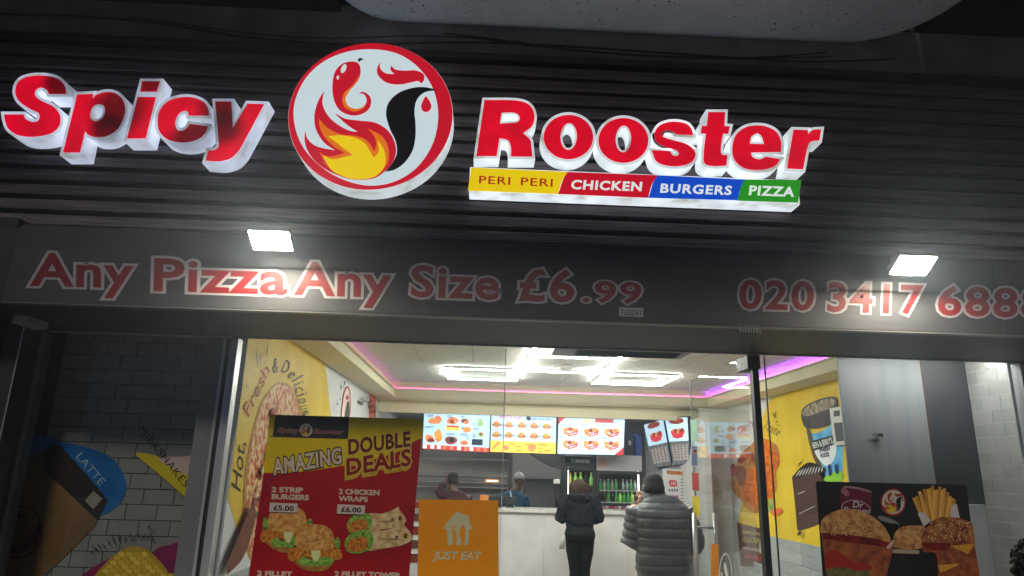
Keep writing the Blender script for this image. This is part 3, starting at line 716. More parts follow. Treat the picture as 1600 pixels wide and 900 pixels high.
# ================================================================== WALL GRAPHICS
tZ8 = T(330, 520, 2.3697); tZ9 = T(280, 700, 4.5); tM = T(0, 500, 2.25)
yel = prn('mural_yellow', 214, 180, 42, c2=(226, 196, 66), vs=3)
ink = prn('mural_ink', 40, 38, 30); redink = prn('mural_red', 165, 40, 30); wht = prn('mural_white', 205, 210, 208)
m_crust = prn('pizza_crust', 205, 160, 90, c2=(160, 95, 45), vs=25)
m_cheese = prn('pizza_cheese', 230, 205, 150, c2=(190, 70, 45), vs=22, lo=.42, hi=.6)
m_salami = prn('salami', 150, 55, 50, c2=(185, 85, 70), vs=40)
def stroke(P, a, b, w, mt, layer=None):
    a = Vector(a); b = Vector(b); n = (b-a).normalized(); n = Vector((-n.y, n.x))*w/2; m_ = (a+b)/2
    P.poly([tuple(a), tuple(m_+n), tuple(b), tuple(m_-n)], mt, layer, n=2)
# tiles low on the side walls
m_wt = [mat('wall_plank_tile_%d' % i, c, .35, col2=c2, vs=7, stretch=(1, .6, 8)) for i, (c, c2) in enumerate((((.30, .34, .35), (.40, .43, .43)), ((.38, .41, .41), (.47, .49, .48)), ((.25, .29, .30), (.34, .37, .37))))]
def planks(par, X, s, y0, y1, z0, z1, h=.125, w=.62):
    z = z1; r = 0
    while z > z0:
        y = y0-random.uniform(0, .5)
        while y < y1:
            a, b = max(y, y0), min(y+w-.004, y1)
            if b-a > .03:
                g = G(); d = random.uniform(.006, .009); g.box((X, a, z-h+.004), (X+s*d, b, z), random.choice(m_wt)); obj('wall_tile', g, par)
            y += w
        z -= h; r += 1
wl = thing('left_wall_mural', (-1.65, 6, 0), 'yellow wall graphic with a long pizza, Hot Fresh and Delicious', 'mural')
P = Pr(XP(-1.65), side=1, eps=.001)
P.poly([(350,460,1),(498,546,1),(508,571),(517,652),(530,760,1),(400,900,1),(369,822),(357,785),(345,770),(330,700,1)], yel)
obj('yellow_print', P, wl)
P = Pr(XP(-1.65), side=1, eps=.001); P.base = .004
P.poly([(577,612,1),(587,618,1),(586,720,1),(574,720,1)], prn('coral', 205, 90, 75)); obj('coral_print', P, wl)
P = Pr(XP(-1.65), side=1, eps=.001); P.base = .003
pz = [(441,597),(424,604),(406,632),(392,680),(383,730),(379,780),(381,830),(389,872),(396,850),(420,780),(470,720),(469,650),(458,610)]
P.poly(pz, m_crust); P.poly([((x-425)*.9+425, (y-720)*.955+718) for x, y in pz], m_cheese)
for i in range(34):
    t = random.random(); y = 615+t*235; xc = 440-(t**.7)*52+random.uniform(-6, 14)
    P.poly(ellp(xc, y, random.uniform(2, 4.5), random.uniform(5, 9), 8, 10), random.choice([m_salami, prn('olive', 70, 80, 55), prn('pepper', 185, 85, 50), m_salami, prn('mushroom', 215, 200, 165)]), n=2)
P.poly([(379,800,1),(388,786),(389,815),(371,870),(345,898,1),(342,885,1)], prn('pizza_board', 120, 62, 40, c2=(88, 42, 28), vs=14)); obj('pizza_print', P, wl)
P = Pr(XP(-1.65), side=1, eps=.001); P.base = .003
P.text('Hot,', (374, 772), (383, 690), 16, ink, bold=.0, shear=.3); P.text('Fresh', (386, 655), (422, 578), 15, redink, bold=-.0, shear=.35)
P.text('&', (424, 583), (434, 583), 26, ink, bold=-.01, shear=.1)
for ch, a, b in (('D', (436, 580), (447, 585)), ('e', (447, 586), (453, 593)), ('l', (453, 594), (456, 599)), ('i', (456, 600), (458, 605)), ('c', (458, 606), (461, 615)), ('i', (461, 616), (463, 622)), ('o', (463, 623), (465, 632)), ('u', (465, 634), (467, 642)), ('s', (467, 643), (470, 652))):
    P.text(ch, a, b, 22 if ch in 'Dl' else 19, ink, bold=-.005)
for a, b in (((396,541),(399,576)), ((404,549),(403,567)), ((415,532),(412,558)), ((392,582),(393,590)), ((377,598),(384,608)), ((374,623),(378,624))): stroke(P, a, b, 1.6, ink)
obj('lettering', P, wl)
P = Pr(XP(-1.65), side=1, eps=.001); P.base = .002; t6 = T(480, 520, 5.625)
P.poly([t6(p) for p in [(295,740),(300,640),(315,530),(345,470),(370,500),(378,580),(370,740)]], redink); P.poly([t6(p) for p in [(303,740),(308,640),(322,540),(345,485),(362,510),(368,580),(362,740)]], prn('icon_pale', 235, 215, 210))
P.poly([t6(p) for p in [(325,740),(335,660),(350,600),(365,620),(362,740)]], prn('icon_green', 60, 80, 55)); P.poly([t6(p) for p in [(335,570),(350,545),(360,575),(345,590)]], redink)
for a, b in (((290,455),(297,500)), ((320,420),(326,460)), ((250,610),(265,640)), ((278,570),(284,590)), ((248,695),(256,700))): stroke(P, t6(a), t6(b), 1.6, ink)
for k, (ch, a, b) in enumerate((('B', (468,640), (485,615)), ('U', (485,612), (500,600)), ('C', (500,602), (514,608)), ('K', (514,612), (526,635)), ('E', (526,640), (535,672)), ('T', (535,680), (541,712)))): P.text(ch, t6(a), t6(b), 9, ink, bold=.02)
obj('snack_print', P, wl)
planks(wl, -1.65, 1, 4.8, 10.1, .25, .89)
# right wall
wr = thing('right_wall_mural', (XR, 7, 0), 'yellow wall graphic with wrap, ice cream tub and chocolate cake', 'mural')
P = Pr(XP(XR), eps=.001)
P.poly([(1360,560,1),(1205,622,1),(1196,640),(1188,662),(1180,700),(1168,760),(1156,800),(1153,828,1),(1200,837,1),(1284,855,1),(1400,880,1)], yel); obj('yellow_print', P, wr)
P = Pr(XP(XR), eps=.001); P.base = .004; tW = T(1070, 620, 5)
m_wrap = prn('tortilla', 205, 150, 85, c2=(170, 100, 50), vs=9); m_chk = prn('fried_chicken', 226, 128, 38, c2=(170, 70, 20), vs=16); m_toast = prn('grill_mark', 130, 70, 40)
P.poly([tW(p) for p in [(340,640),(395,560),(430,460),(500,390),(560,340),(640,330),(720,380),(745,460),(735,540),(715,600),(725,700),(690,780),(600,900),(500,890),(440,800),(390,760)]], m_wrap)
P.poly([tW(p) for p in [(600,360),(670,340),(700,420),(745,480),(735,550),(705,560),(715,640),(700,790),(640,810),(600,700),(590,500)]], m_chk)
P.poly([tW(p) for p in [(440,620),(520,560),(600,600),(620,740),(560,850),(480,800)]], m_chk)
for q in ([(400,600),(430,540),(480,560),(480,640),(440,700)], [(510,430),(560,460),(555,520),(530,500)], [(420,480),(500,440),(520,460),(440,520)]): P.poly([tW(p) for p in q], m_toast)
P.poly([tW(p) for p in [(385,520),(410,560),(390,630),(365,600),(358,550)]], prn('tomato', 170, 50, 50)); P.poly([tW(p) for p in [(640,810),(690,800),(710,850),(700,900),(650,890)]], prn('lettuce', 95, 125, 45, c2=(180, 190, 120), vs=30))
P.poly([tW(p) for p in [(680,890),(740,870),(770,880),(755,915),(700,930)]], prn('tomato_b', 225, 110, 60))
obj('wrap_print', P, wr)
P = Pr(XP(XR), eps=.001); P.base = .003
P.text('Taste', (1190, 668), (1216, 682), 15, ink, bold=-.01, shear=.25); P.text('FRESH', (1140, 712), (1152, 688), 9, ink, bold=0, shear=.2)
P.text('Only', (1153, 680), (1180, 662), 10, redink, bold=-.01, shear=.3)
for a, b in (((1208,644),(1211,652)), ((1214,641),(1211,655)), ((1217,657),(1213,661)), ((1219,664),(1216,665)), ((1248,726),(1255,722)), ((1247,731),(1258,716))): stroke(P, a, b, 1.3, ink)
obj('lettering', P, wr)
t5 = T(1050, 540, 2.5)
P = Pr(XP(XR), eps=.001); P.base = .003
P.poly([t5(p) for p in [(526,320),(560,345),(640,300),(664,290),(664,525),(600,528),(570,470)]], prn('tub_blue', 70, 150, 205, c2=(120, 190, 225), vs=6))
P.poly([t5(p) for p in [(526,320),(545,335),(560,400),(590,480),(570,470),(545,410)]], prn('tub_shadow', 95, 80, 60))
P.poly([t5(p) for p in [(560,410),(600,395),(640,385),(640,430),(615,470),(585,455)]], prn('tub_cloud', 225, 232, 235)); P.poly([t5(p) for p in [(600,528),(610,505),(664,490),(664,528)]], prn('tub_green', 140, 200, 60))
P.poly([t5(p+(1,)) for p in [(552,372),(632,350),(634,388),(560,410)]], ink); P.text('BEN & JERRY\'S', t5((556,402)), t5((632,381)), 9.5, wht, bold=.03)
P.text('PHISH', t5((582,418)), t5((622,408)), 7, prn('tub_ink', 50, 40, 70), bold=.03); P.text('FOOD', t5((586,440)), t5((620,431)), 7, prn('tub_ink', 0, 0, 0), bold=.03)
P.poly([t5(p) for p in [(614,470),(622,465),(628,500),(618,508)]], prn('tub_navy', 35, 60, 110)); P.poly([t5(p) for p in [(640,470),(650,465),(655,495),(645,500)]], prn('tub_navy', 0, 0, 0))
P.poly([t5(p) for p in [(510,262),(528,235),(580,210),(630,200),(648,212),(650,262),(640,300),(580,322),(530,322),(515,300)]], prn('lid_brown', 62, 58, 60, c2=(85, 80, 80), vs=8))
P.poly([t5(p) for p in [(514,264),(530,240),(580,216),(628,206),(644,216),(630,240),(580,262),(530,276)]], prn('lid_top', 175, 170, 150, c2=(110, 85, 75), vs=18))
obj('tub_print', P, wr)
P = Pr(XP(XR), eps=.001); P.base = .003
P.poly([t5(p) for p in [(470,515,1),(500,480),(540,456),(600,478,1),(610,680,1),(560,705),(500,722),(490,715,1),(480,600)]], prn('cake', 92, 66, 58, c2=(60, 42, 38), vs=50))
P.poly([t5(p) for p in [(472,514,1),(500,480),(540,456),(600,478),(596,500),(560,498),(520,508),(490,518)]], prn('choc_glaze', 40, 28, 26))
for k in range(9): stroke(P, t5((484+k*13, 514-k*2.2)), t5((506+k*11, 478-k*1.5+abs(k-4)*1.2)), 1.7, wht)
for k in range(12): stroke(P, t5((495+k*3, 580-k*.9)), t5((499+k*3, 579-k*.9)), 1.2, wht); stroke(P, t5((502+k*6, 657-k*2.6)), t5((507+k*6, 655-k*2.6)), 1.3, wht)
P.poly([t5(p) for p in [(502,738),(512,722),(520,730),(512,742)]], prn('cake', 0, 0, 0)); obj('cake_print', P, wr)
planks(wr, XR, -1, 5.2, 10.1, .25, .885)
g = Pr(XP(XR), eps=.002); g.base = .004; g.poly([(1152,816,1),(1198,828,1),(1198,888,1),(1158,884,1)], prn('poster_brown', 110, 62, 45, c2=(80, 45, 38), vs=8))
g.text('AMAZING', (1160, 833), (1195, 838), 5, prn('post_green', 165, 170, 90), bold=.03); g.text('CLUCKING', (1160, 846), (1195, 850), 8, prn('post_green', 0, 0, 0), bold=.03); g.text('GOOD CHICKEN', (1161, 858), (1194, 863), 4.5, wht, bold=.02); g.text('MEALS', (1165, 872), (1194, 876), 7, prn('post_red', 190, 60, 55), bold=.02)
obj('wall_poster', g, label='brown poster with green lettering on the right wall behind the open door', cat='poster')
# white wall panel device
wd = thing('wall_control_box', hit(1312, 665, XP(XR-.05)), 'white control box with dark window beside the ice cream graphic', 'control box')
q = [hit(x, y, XP(XR-.05)) for x, y in ((1296,638),(1323,634),(1325,694),(1303,696))]
g = G(); g.slab(q, (.046, 0, 0), mat('white_plastic', (0, 0, 0))); obj('case', g, wd)
for a in (((1303,642),(1312,641),(1312,650),(1303,651)), ((1303,661),(1322,659),(1323,688),(1307,690))):
    g = G(); g.slab([hit(x, y, XP(XR-.052)) for x, y in a], (-.003, 0, 0), mat('dark_display', (.04, .042, .045), .3)); obj('display', g, wd)
# ================================================================== RIGHT WINDOW BAY
m_lam = mat('grey_laminate', (.30, .31, .325), .5, var=.16, vs=3, stretch=(3, 3, .35), bump=.03)
cb = thing('meter_cupboard', (3.0, 5.08, 0), 'tall pale grey laminate cupboard with small padlock', 'cupboard')
g = G(); g.box((2.69, 5.08, 0), (3.345, 5.10, 3.0), m_lam); obj('door_panel', g, cb, bevel=.002)
g = G(); g.box((3.347, 5.085, 1.45), (3.695, 5.12, 3.0), mat('anthracite_board', (.055, .058, .064), .5, var=.15)); obj('dark_panel', g, cb)
g = G(); g.box((3.347, 5.085, 0), (3.695, 5.11, 1.446), m_lam); obj('lower_panel', g, cb)
g = G(); g.box((3.338, 5.074, 0), (3.35, 5.084, 3.0), mat('brown_edge', (.10, .06, .045), .5)); obj('edge_strip', g, cb)
w = hit(1372, 680, YP(5.07)); pk = thing('padlock', w, 'small brass padlock on a black hasp on the grey cupboard', 'padlock')
g = G(); g.box((w.x-.0, 5.062, w.z-.012), (w.x+.035, 5.078, w.z+.014), m_black); obj('hasp', g, pk, bevel=.002)
g = G(); g.tube([(w.x, 5.06, w.z+.004), (w.x-.03, 5.055, w.z+.012), (w.x-.052, 5.055, w.z+.004), (w.x-.03, 5.055, w.z-.006), (w.x, 5.06, w.z-.002)], .0035, m_black, 6); obj('shackle', g, pk)
g = G(); g.box((w.x-.012, 5.05, w.z-.05), (w.x+.012, 5.062, w.z-.012), mat('padlock_brass', (.5, .48, .42), .3, metal=.7)); obj('lock_body', g, pk, bevel=.003)
t = thing('added_bay_light', (3.2, 4.8, 2.53), 'slim light batten hidden above the right window bay', 'light')  # added unseen light that brightens the right window bay
g = G(); g.box((2.75, 4.72, 2.50), (3.65, 4.78, 2.53), mat('added_bay_tube', (1, 1, 1), .5, emit=34, ecol=(.97, 1, .97))); obj('light_tube', g, t)
g = G(); g.box((2.72, 4.70, 2.531), (3.68, 4.80, 2.56), m_alu); obj('housing', g, t)
# white brick returns: every brick a part
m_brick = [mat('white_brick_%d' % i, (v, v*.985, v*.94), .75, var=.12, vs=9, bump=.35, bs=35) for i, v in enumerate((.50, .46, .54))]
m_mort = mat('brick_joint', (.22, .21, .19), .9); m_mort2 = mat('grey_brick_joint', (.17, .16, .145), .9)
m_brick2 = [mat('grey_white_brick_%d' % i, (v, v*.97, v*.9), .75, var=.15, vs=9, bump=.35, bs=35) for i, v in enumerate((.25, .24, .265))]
def bricks(nm, lab, o0, ua, un, L, z0, z1, bw=.2, bh=.098, ms=None):
    t = thing(nm, o0, lab, 'wall'); ua = Vector(ua); un = Vector(un); o0 = Vector(o0)
    g = G(); b = o0+un*-.02; g.slab([b+Vector((0,0,z0)), b+ua*L+Vector((0,0,z0)), b+ua*L+Vector((0,0,z1)), b+Vector((0,0,z1))], -un*.02, m_mort2 if ms else m_mort); obj('backing', g, t)
    z = z1; r = 0
    while z-bh > z0-.001:
        x = -(bw/2 if r % 2 else 0)
        while x < L:
            a, c = max(x, 0), min(x+bw-.006, L)
            if c-a > .015:
                d = random.uniform(-.001, .002); q = o0+un*d-un*.02
                g = G(); g.slab([q+ua*a+Vector((0,0,z-bh+.006)), q+ua*c+Vector((0,0,z-bh+.006)), q+ua*c+Vector((0,0,z)), q+ua*a+Vector((0,0,z))], un*.02, random.choice(ms or m_brick)); obj('brick', g, t)
            x += bw
        z -= bh; r += 1
    return t
bricks('brick_return', 'white painted brick return wall at the far right window', (XR-.002, YG+.08, 0), (0, 1, 0), (-1, 0, 0), .40, .72, HEAD+.08)
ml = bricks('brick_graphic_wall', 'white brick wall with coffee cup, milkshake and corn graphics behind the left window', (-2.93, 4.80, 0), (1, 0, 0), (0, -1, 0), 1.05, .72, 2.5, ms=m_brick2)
g = G(); g.box((-3.0, 4.81, 0), (-1.87, 4.9, 2.6), m_dark2); g.box((-3.6, 4.21, 0), (-3.07, 4.95, 3.2), m_dark2); struct('left_bay_wall', g)
tC = T(0, 680, 4.0889)
MY = YP(4.797)
_pb = [.002]
def Pm():
    p = Pr(MY, eps=.0006, tr=tM); p.base = _pb[0]; _pb[0] += .0022; return p
blue = prn('mural_blue', 10, 92, 160, c2=(20, 110, 178), vs=5)
P = Pm(); P.poly([(40,450),(120,400),(230,430),(330,455),(400,490),(440,560),(438,620),(400,665),(345,695),(300,740,1),(268,765,1),(285,770,1),(230,815,1),(180,860,1),(195,865,1),(150,910,1),(0,910,1),(0,700,1)], blue); obj('blue_paint_print', P, ml)
P = Pm(); P.poly([(0,905,1),(-10,640,1),(60,520),(120,470),(200,560),(300,660),(345,700),(300,760),(230,830),(150,905,1)], prn('cup_kraft', 128, 98, 62, c2=(112, 84, 52), vs=4))
P.poly([(118,478,1),(135,470),(200,440),(240,470),(370,620),(372,650),(345,705,1),(250,615),(150,520)], prn('cup_lid', 34, 24, 24, c2=(50, 36, 34), vs=6))
P.poly([(300,635,1),(330,600,1),(362,628,1),(330,665,1)], prn('lid_glint', 150, 140, 125)); P.poly([(124,484),(134,478),(160,505),(150,508)], prn('lid_glint2', 95, 75, 68)); obj('coffee_cup_print', P, ml)
P = Pm(); P.poly(ellp(70, 745, 84, 94, 10, 26), prn('stamp', 92, 34, 34), holes=[ellp(70, 745, 77, 87, 10, 26)])
P.poly([(5,800),(60,790),(110,760),(140,710),(150,740),(120,800),(50,820)], prn('stamp', 0, 0, 0)); P.poly([(20,690),(50,670),(100,690),(60,700),(40,740),(60,760),(20,750)], prn('stamp', 0, 0, 0)); obj('cup_logo_print', P, ml)
P = Pm(); P.text('LATTE', (266, 480), (355, 585), 30, prn('latte_ink', 170, 195, 205), bold=-.005); obj('lettering', P, ml)
P = Pm(); P.poly([(480,470),(560,480),(640,530),(700,580),(715,660),(690,665,1),(650,620),(560,540)], prn('shake_yellow', 215, 190, 20), n=6)
P.poly([(560,490),(640,480),(720,480),(720,560),(660,545)], prn('shake_pink', 205, 175, 168)); obj('milkshake_paint_print', P, ml)
P = Pm(); P.text('MILKSHAKES', (487, 385), (652, 590), 27, prn('shake_ink', 28, 26, 28), bold=0, sp=.05); obj('lettering', P, ml)
P = Pm(); P.poly([(280,905,1),(330,870),(400,835),(480,820),(545,818,1),(560,800),(600,790),(640,778),(700,775,1),(700,910,1)], prn('magenta_paint', 120, 8, 70, c2=(140, 18, 85), vs=6)); obj('magenta_paint_print', P, ml)
P = Pm(); P.poly([(330,905,1),(370,860),(420,815),(470,795),(520,805),(570,850),(610,905,1)], prn('corn_base', 190, 150, 30))
for r in range(7):
    for c in range(9):
        x = 378+c*27+(r % 2)*13; y = 822+r*15
        if abs(x-470) < 28+(y-800)*1.15: P.poly(ellp(x, y, 12, 8.5, 12, 10), prn('corn_%d' % ((r*5+c) % 3), *((226, 186, 52), (212, 170, 40), (236, 204, 84))[(r*5+c) % 3]), layer=3+(r+c) % 2, n=2)
P.L = 6; obj('corn_print', P, ml)
P = Pm(); t13 = lambda x, y: ((130+x/7.5)*2.25, (780+y/7.5-500)*2.25)
for a, b in (((105,610),(150,632)), ((115,540),(220,612)), ((190,520),(235,580)), ((240,512),(290,575)), ((300,465),(345,548)), ((350,405),(408,540)), ((430,395),(448,510)), ((518,410),(502,508)), ((580,380),(558,470)), ((635,410),(588,500)), ((690,400),(660,455)), ((752,398),(695,492)), ((815,275),(770,355)), ((862,340),(755,490)), ((860,458),(805,498))):
    A_, B_ = tM(t13(*a)), tM(t13(*b)); old = P.tr; P.tr = lambda p: p; stroke(P, A_, B_, 2.0, ink, layer=4); P.tr = old
obj('burst_strokes_print', P, ml)
# ================================================================== WINDOW POSTERS
m_bun = prn('bun', 226, 172, 92, c2=(186, 112, 44), vs=30); m_seed = prn('sesame', 226, 196, 140); m_crumb = prn('crumb_chicken', 224, 146, 52, c2=(150, 78, 24), vs=60); m_let = prn('poster_lettuce', 66, 130, 36, c2=(160, 196, 84), vs=60)
def burger(P, cx, cy, w, seeds=26):
    "side view burger print, width w pixels, centred on the top bun"
    k = w/160.
    q = lambda pts: [(cx+x*k, cy+y*k)+tuple(r) for (x, y, *r) in pts]
    old = P.tr; P.tr = lambda p: p
    P.poly(q([(-75,118),(-90,100),(-60,92),(60,92),(85,100),(50,135),(0,142),(-45,135)]), prn('bun_base', 186, 132, 66, c2=(140, 90, 40), vs=30))
    P.poly(q([(-80,95),(-95,70),(-60,60),(-20,90),(30,70),(80,62),(92,80),(60,112),(0,118),(-50,115)]), m_let)
    P.poly(q([(-122,72),(-110,40),(-80,25),(-20,45),(20,30),(80,22),(112,45),(122,78),(95,92),(50,75),(0,88),(-45,72),(-85,98),(-112,92)]), m_crumb)
    P.poly(q([(-110,10),(-100,-15),(-70,10),(-85,35),(-105,40)]), m_let, layer=P.L); P.poly(q([(85,5),(105,-10),(112,30),(95,38)]), m_let, layer=P.L)
    P.poly(q([(-15,45),(20,40),(22,75),(5,98),(-12,80)]), prn('mayo', 215, 222, 150))
    P.poly(q([(-82,30),(-86,-10),(-70,-45),(-30,-66),(30,-66),(70,-45),(84,-10),(80,32),(50,46),(-50,46)]), m_bun)
    random.seed(int(cx)); L = P.L+1
    for i in range(seeds):
        a = random.uniform(-62, 62); b = random.uniform(-52, 18)
        P.poly(q(ellp(a, b, 4.2, 2.6, random.uniform(0, 180), 6)), m_seed, layer=L, n=1)
    P.L = L; P.tr = old
po = thing('double_deals_poster', hit(540, 770, YP(YG-.004)), 'tall yellow and red Amazing Double Deals poster with burgers and wraps', 'poster')
PYL = YG+.002
base_q = [(425,648,1),(661,655,1),(640,904,1),(388,904,1)]
g = G(); Q = [hit(*p[:2], YP(PYL)) for p in [(425,648),(661,655),(634,960),(380,960)]]; g.slab(Q, (0, .003, 0), prn('poster_red', 168, 14, 24, c2=(146, 10, 26), vs=4)); obj('sheet', g, po)
tP = T(415, 645, 6.4)
P = Pr(YP(PYL), eps=.0006, tr=tP); P.poly([(42,20,1),(1574,64,1),(1570,250,1),(1480,290),(1300,400),(900,505),(400,585),(100,600),(-20,598,1)], prn('poster_gold', 206, 178, 6, c2=(222, 194, 14), vs=6), layer=1)
P.poly([(98,20,1),(834,40,1),(826,250),(810,262,1),(90,242),(72,232,1)], prn('poster_charcoal', 48, 46, 44)); obj('background_print', P, po)
P = Pr(YP(PYL), eps=.0006, tr=tP); P.L = 3
for off, mt in ((.04, prn('dull_white', 170, 150, 145)), (.0, prn('dull_red', 130, 40, 45))):
    P.text('Spicy', (118, 190), (330, 200), 46/6.4*6.4, mt, bold=.02+off, shear=.25); L = P.L; P.text('Rooster', (475, 205), (770, 213), 46, mt, layer=L, bold=.02+off, shear=.25)
obj('heading_lettering', P, po)
PM = dict(red=prn('logo_red', 150, 40, 40), orange=prn('logo_orange', 190, 110, 40), yellow=prn('logo_yellow', 205, 170, 40), white=prn('logo_white', 190, 185, 165), black=prn('logo_black', 25, 24, 26))
P = Pr(YP(PYL), eps=.0005); P.L = 3; small_logo(P, 478.5, 672, 10, PM, ring='white'); obj('emblem', P, po)
P = Pr(YP(PYL), eps=.0006, tr=tP); P.L = 3
def fat(P, s_, a, b, h, m1, m2, d=6, bold=.03, shear=.15, sh=None):
    if sh: P.text(s_, (a[0]+sh[1], a[1]+sh[2]), (b[0]+sh[1], b[1]+sh[2]), h, sh[0], bold=bold+.05, shear=shear)
    if m2: P.text(s_, a, b, h, m2, bold=bold+.055, shear=shear, sp=.03)
    P.text(s_, a, b, h, m1, bold=bold, shear=shear, sp=.03)
fat(P, 'AMAZING', (85, 618), (770, 500), 160, prn('cream_ink', 205, 185, 160), prn('shadow_ink', 50, 25, 22))
obj('lettering', P, po); P = Pr(YP(PYL), eps=.0006, tr=tP); P.L = 3
fat(P, 'DOUBLE', (822, 415), (1450, 330), 150, prn('maroon_ink', 92, 18, 14), prn('gold_ink', 205, 175, 70)); obj('lettering', P, po)
P = Pr(YP(PYL), eps=.0006, tr=tP); P.L = 6
fat(P, 'DEALS', (800, 625), (1455, 520), 165, prn('deep_red_ink', 130, 18, 18), prn('gold_ink', 0, 0, 0), sh=(prn('gold_deep', 200, 160, 40), -8, 34)); obj('lettering', P, po)
P = Pr(YP(PYL), eps=.0006, tr=tZ8); P.L = 3; cr = prn('cream_ink', 0, 0, 0)
for s_, a, b in (('2 STRIP', (224, 589), (339, 592)), ('BURGERS', (223, 615), (362, 619)), ('2 CHICKEN', (473, 596), (624, 601)), ('WRAPS', (473, 622), (580, 626)), ('2 FILLET', (170, 899), (300, 903)), ('2 FILLET TOWER', (457, 901), (700, 907))):
    P = Pr(YP(PYL), eps=.0006, tr=tZ8); P.L = 3; P.text(s_, a, b, 19, cr, bold=.045); obj('offer_lettering', P, po)
P = Pr(YP(PYL), eps=.0006, tr=tZ8); P.L = 24
P.poly([(220,628,1),(323,632,1),(321,665,1),(217,662,1)], prn('price_tag', 205, 185, 170)); P.text('£5.00', (232, 656), (308, 659), 19, prn('price_ink', 50, 12, 12), bold=.03); obj('price_print', P, po); P = Pr(YP(PYL), eps=.0006, tr=tZ8); P.L = 24
P.poly([(469,634,1),(572,639,1),(569,672,1),(467,669,1)], prn('price_tag', 0, 0, 0), layer=P.L)
P.L += 1; P.text('£6.00', (482, 662), (556, 665), 19, prn('price_ink', 0, 0, 0), bold=.03, layer=P.L); obj('price_print', P, po)
P = Pr(YP(PYL), eps=.0005); P.L = 3; P.base = -.0006; burger(P, 449.5, 814, 56); burger(P, 492.5, 843, 56); obj('burger_print', P, po)
P = Pr(YP(PYL), eps=.0005, tr=T(395, 790, 6.038)); P.L = 3
tort = prn('wrap_bread', 228, 206, 152, c2=(190, 146, 92), vs=25)
for dy, dx, k in ((0, 20, 1), (155, 0, 1.15)):
    f = lambda pts: [(880+dx+(x-880)*k, 60+dy+(y-60)*k)+tuple(r) for (x, y, *r) in pts]
    P.poly(f([(1075,75),(1200,75),(1300,40),(1355,12),(1362,40),(1405,90),(1425,150),(1330,200),(1180,225),(1060,240),(1040,160)]), tort)
    P.poly(f([(1150,150),(1250,140),(1330,150),(1250,160)]), prn('wrap_shade', 165, 135, 90))
    P.poly(f([(880,230),(870,170),(905,115),(960,85),(1060,72),(1105,130),(1085,220),(1000,262),(915,260)]), m_let); P.poly(f([(885,215),(893,170),(960,135),(1035,130),(1065,175),(1050,222),(990,250),(915,245)]), m_crumb)
    P.poly(f([(1360,100),(1385,110),(1378,140),(1355,135)]), prn('wrap_spot', 130, 50, 35)); P.poly(f([(1290,120),(1310,125),(1300,145),(1285,140)]), prn('wrap_spot', 0, 0, 0), layer=P.L)
obj('wrap_print', P, po)
# delivery app sticker
je = thing('delivery_app_sticker', hit(715, 850, YP(YG+.002)), 'orange Just Eat window sticker with house and cutlery emblem', 'sticker')
g = G(); Q = [hit(*p, YP(YG+.001)) for p in [(655,780),(778.5,782),(779,905),(652,905)]]; g.slab(Q, (0, .0015, 0), prn('app_orange', 240, 150, 6)); obj('sheet', g, je)
tJ = T(640, 630, 3.3333); P = Pr(YP(YG+.001), eps=.0006, tr=tJ); jw = prn('app_white', 205, 200, 160)
P.poly([(176,655,1),(195,622),(238,572),(255,567),(285,582,1),(292,582,1),(306,585,1),(312,620,1),(331,656,1),(310,658,1),(304,738,1),(284,738,1),(290,660),(278,628,1),(262,660),(258,690),(270,712),(268,738,1),(242,738,1),(246,700),(240,675,1),(240,633,1),(236,633,1),(235,668,1),(231,668,1),(230,633,1),(226,633,1),(226,668,1),(221,668,1),(221,633,1),(217,633,1),(218,672),(226,690),(226,738,1),(200,738,1),(194,658,1)], jw, n=4); obj('emblem', P, je)
P = Pr(YP(YG+.001), eps=.0006, tr=tJ); P.text('JUST EAT', (126, 812), (368, 814), 42, jw, bold=.03, shear=.18); obj('lettering', P, je); P = Pr(YP(YG+.001), eps=.0006, tr=tJ); P.text('Order on the app today', (126, 888), (365, 890), 16, prn('app_pale', 222, 160, 70), bold=-.005); obj('lettering', P, je)
# burger poster in the right window
bp_ = thing('burger_poster', hit(1400, 830, YP(YG+.005)), 'dark poster with burgers, chips, a drinks can and the round emblem', 'poster')
PY2 = YG+.005
g = G(); Q = [hit(*p, YP(PY2)) for p in [(1275,752),(1510,757.5),(1534,960),(1290,960)]]; g.slab(Q, (0, .003, 0), prn('poster_black', 26, 23, 24, c2=(38, 32, 32), vs=5)); obj('sheet', g, bp_)
tB = T(1270, 745, 5.8074)
def Pb(L=1): p = Pr(YP(PY2), eps=.0006, tr=tB); p.L = L; return p
P = Pb(); P.poly([(250,160),(255,120),(285,86),(400,92),(520,125),(535,190),(525,345,1),(250,310,1)], prn('can_maroon', 105, 28, 45, c2=(80, 20, 36), vs=8)); P.poly([(285,84),(400,92),(524,130),(515,140),(400,112),(290,98)], prn('can_rim', 150, 115, 118)); P.poly([(255,120),(285,95),(330,150),(300,175),(258,140)], prn('can_glint', 150, 95, 100))
P.poly(ellp(390, 290, 132, 78, 10, 24), prn('can_line', 185, 165, 165), holes=[ellp(390, 290, 126, 72, 10, 24)])
P.text('Dr', (355, 275), (450, 285), 60, prn('can_white', 190, 180, 178), bold=.02, shear=.05); P.L += 1; P.text('Pepper', (275, 318), (510, 332), 46, prn('can_white', 0, 0, 0), bold=.02, shear=.05); obj('drinks_can_print', P, bp_)
P = Pb(); P.tr = lambda p: p; small_logo(P, 1395.5, 785, 21.5, PM, sx=.9, ring='red'); obj('emblem', P, bp_)
P = Pb(); fr_ = [prn('chip_%d' % i, *c) for i, c in enumerate(((205, 150, 60), (180, 124, 42), (222, 172, 84)))]
random.seed(3)
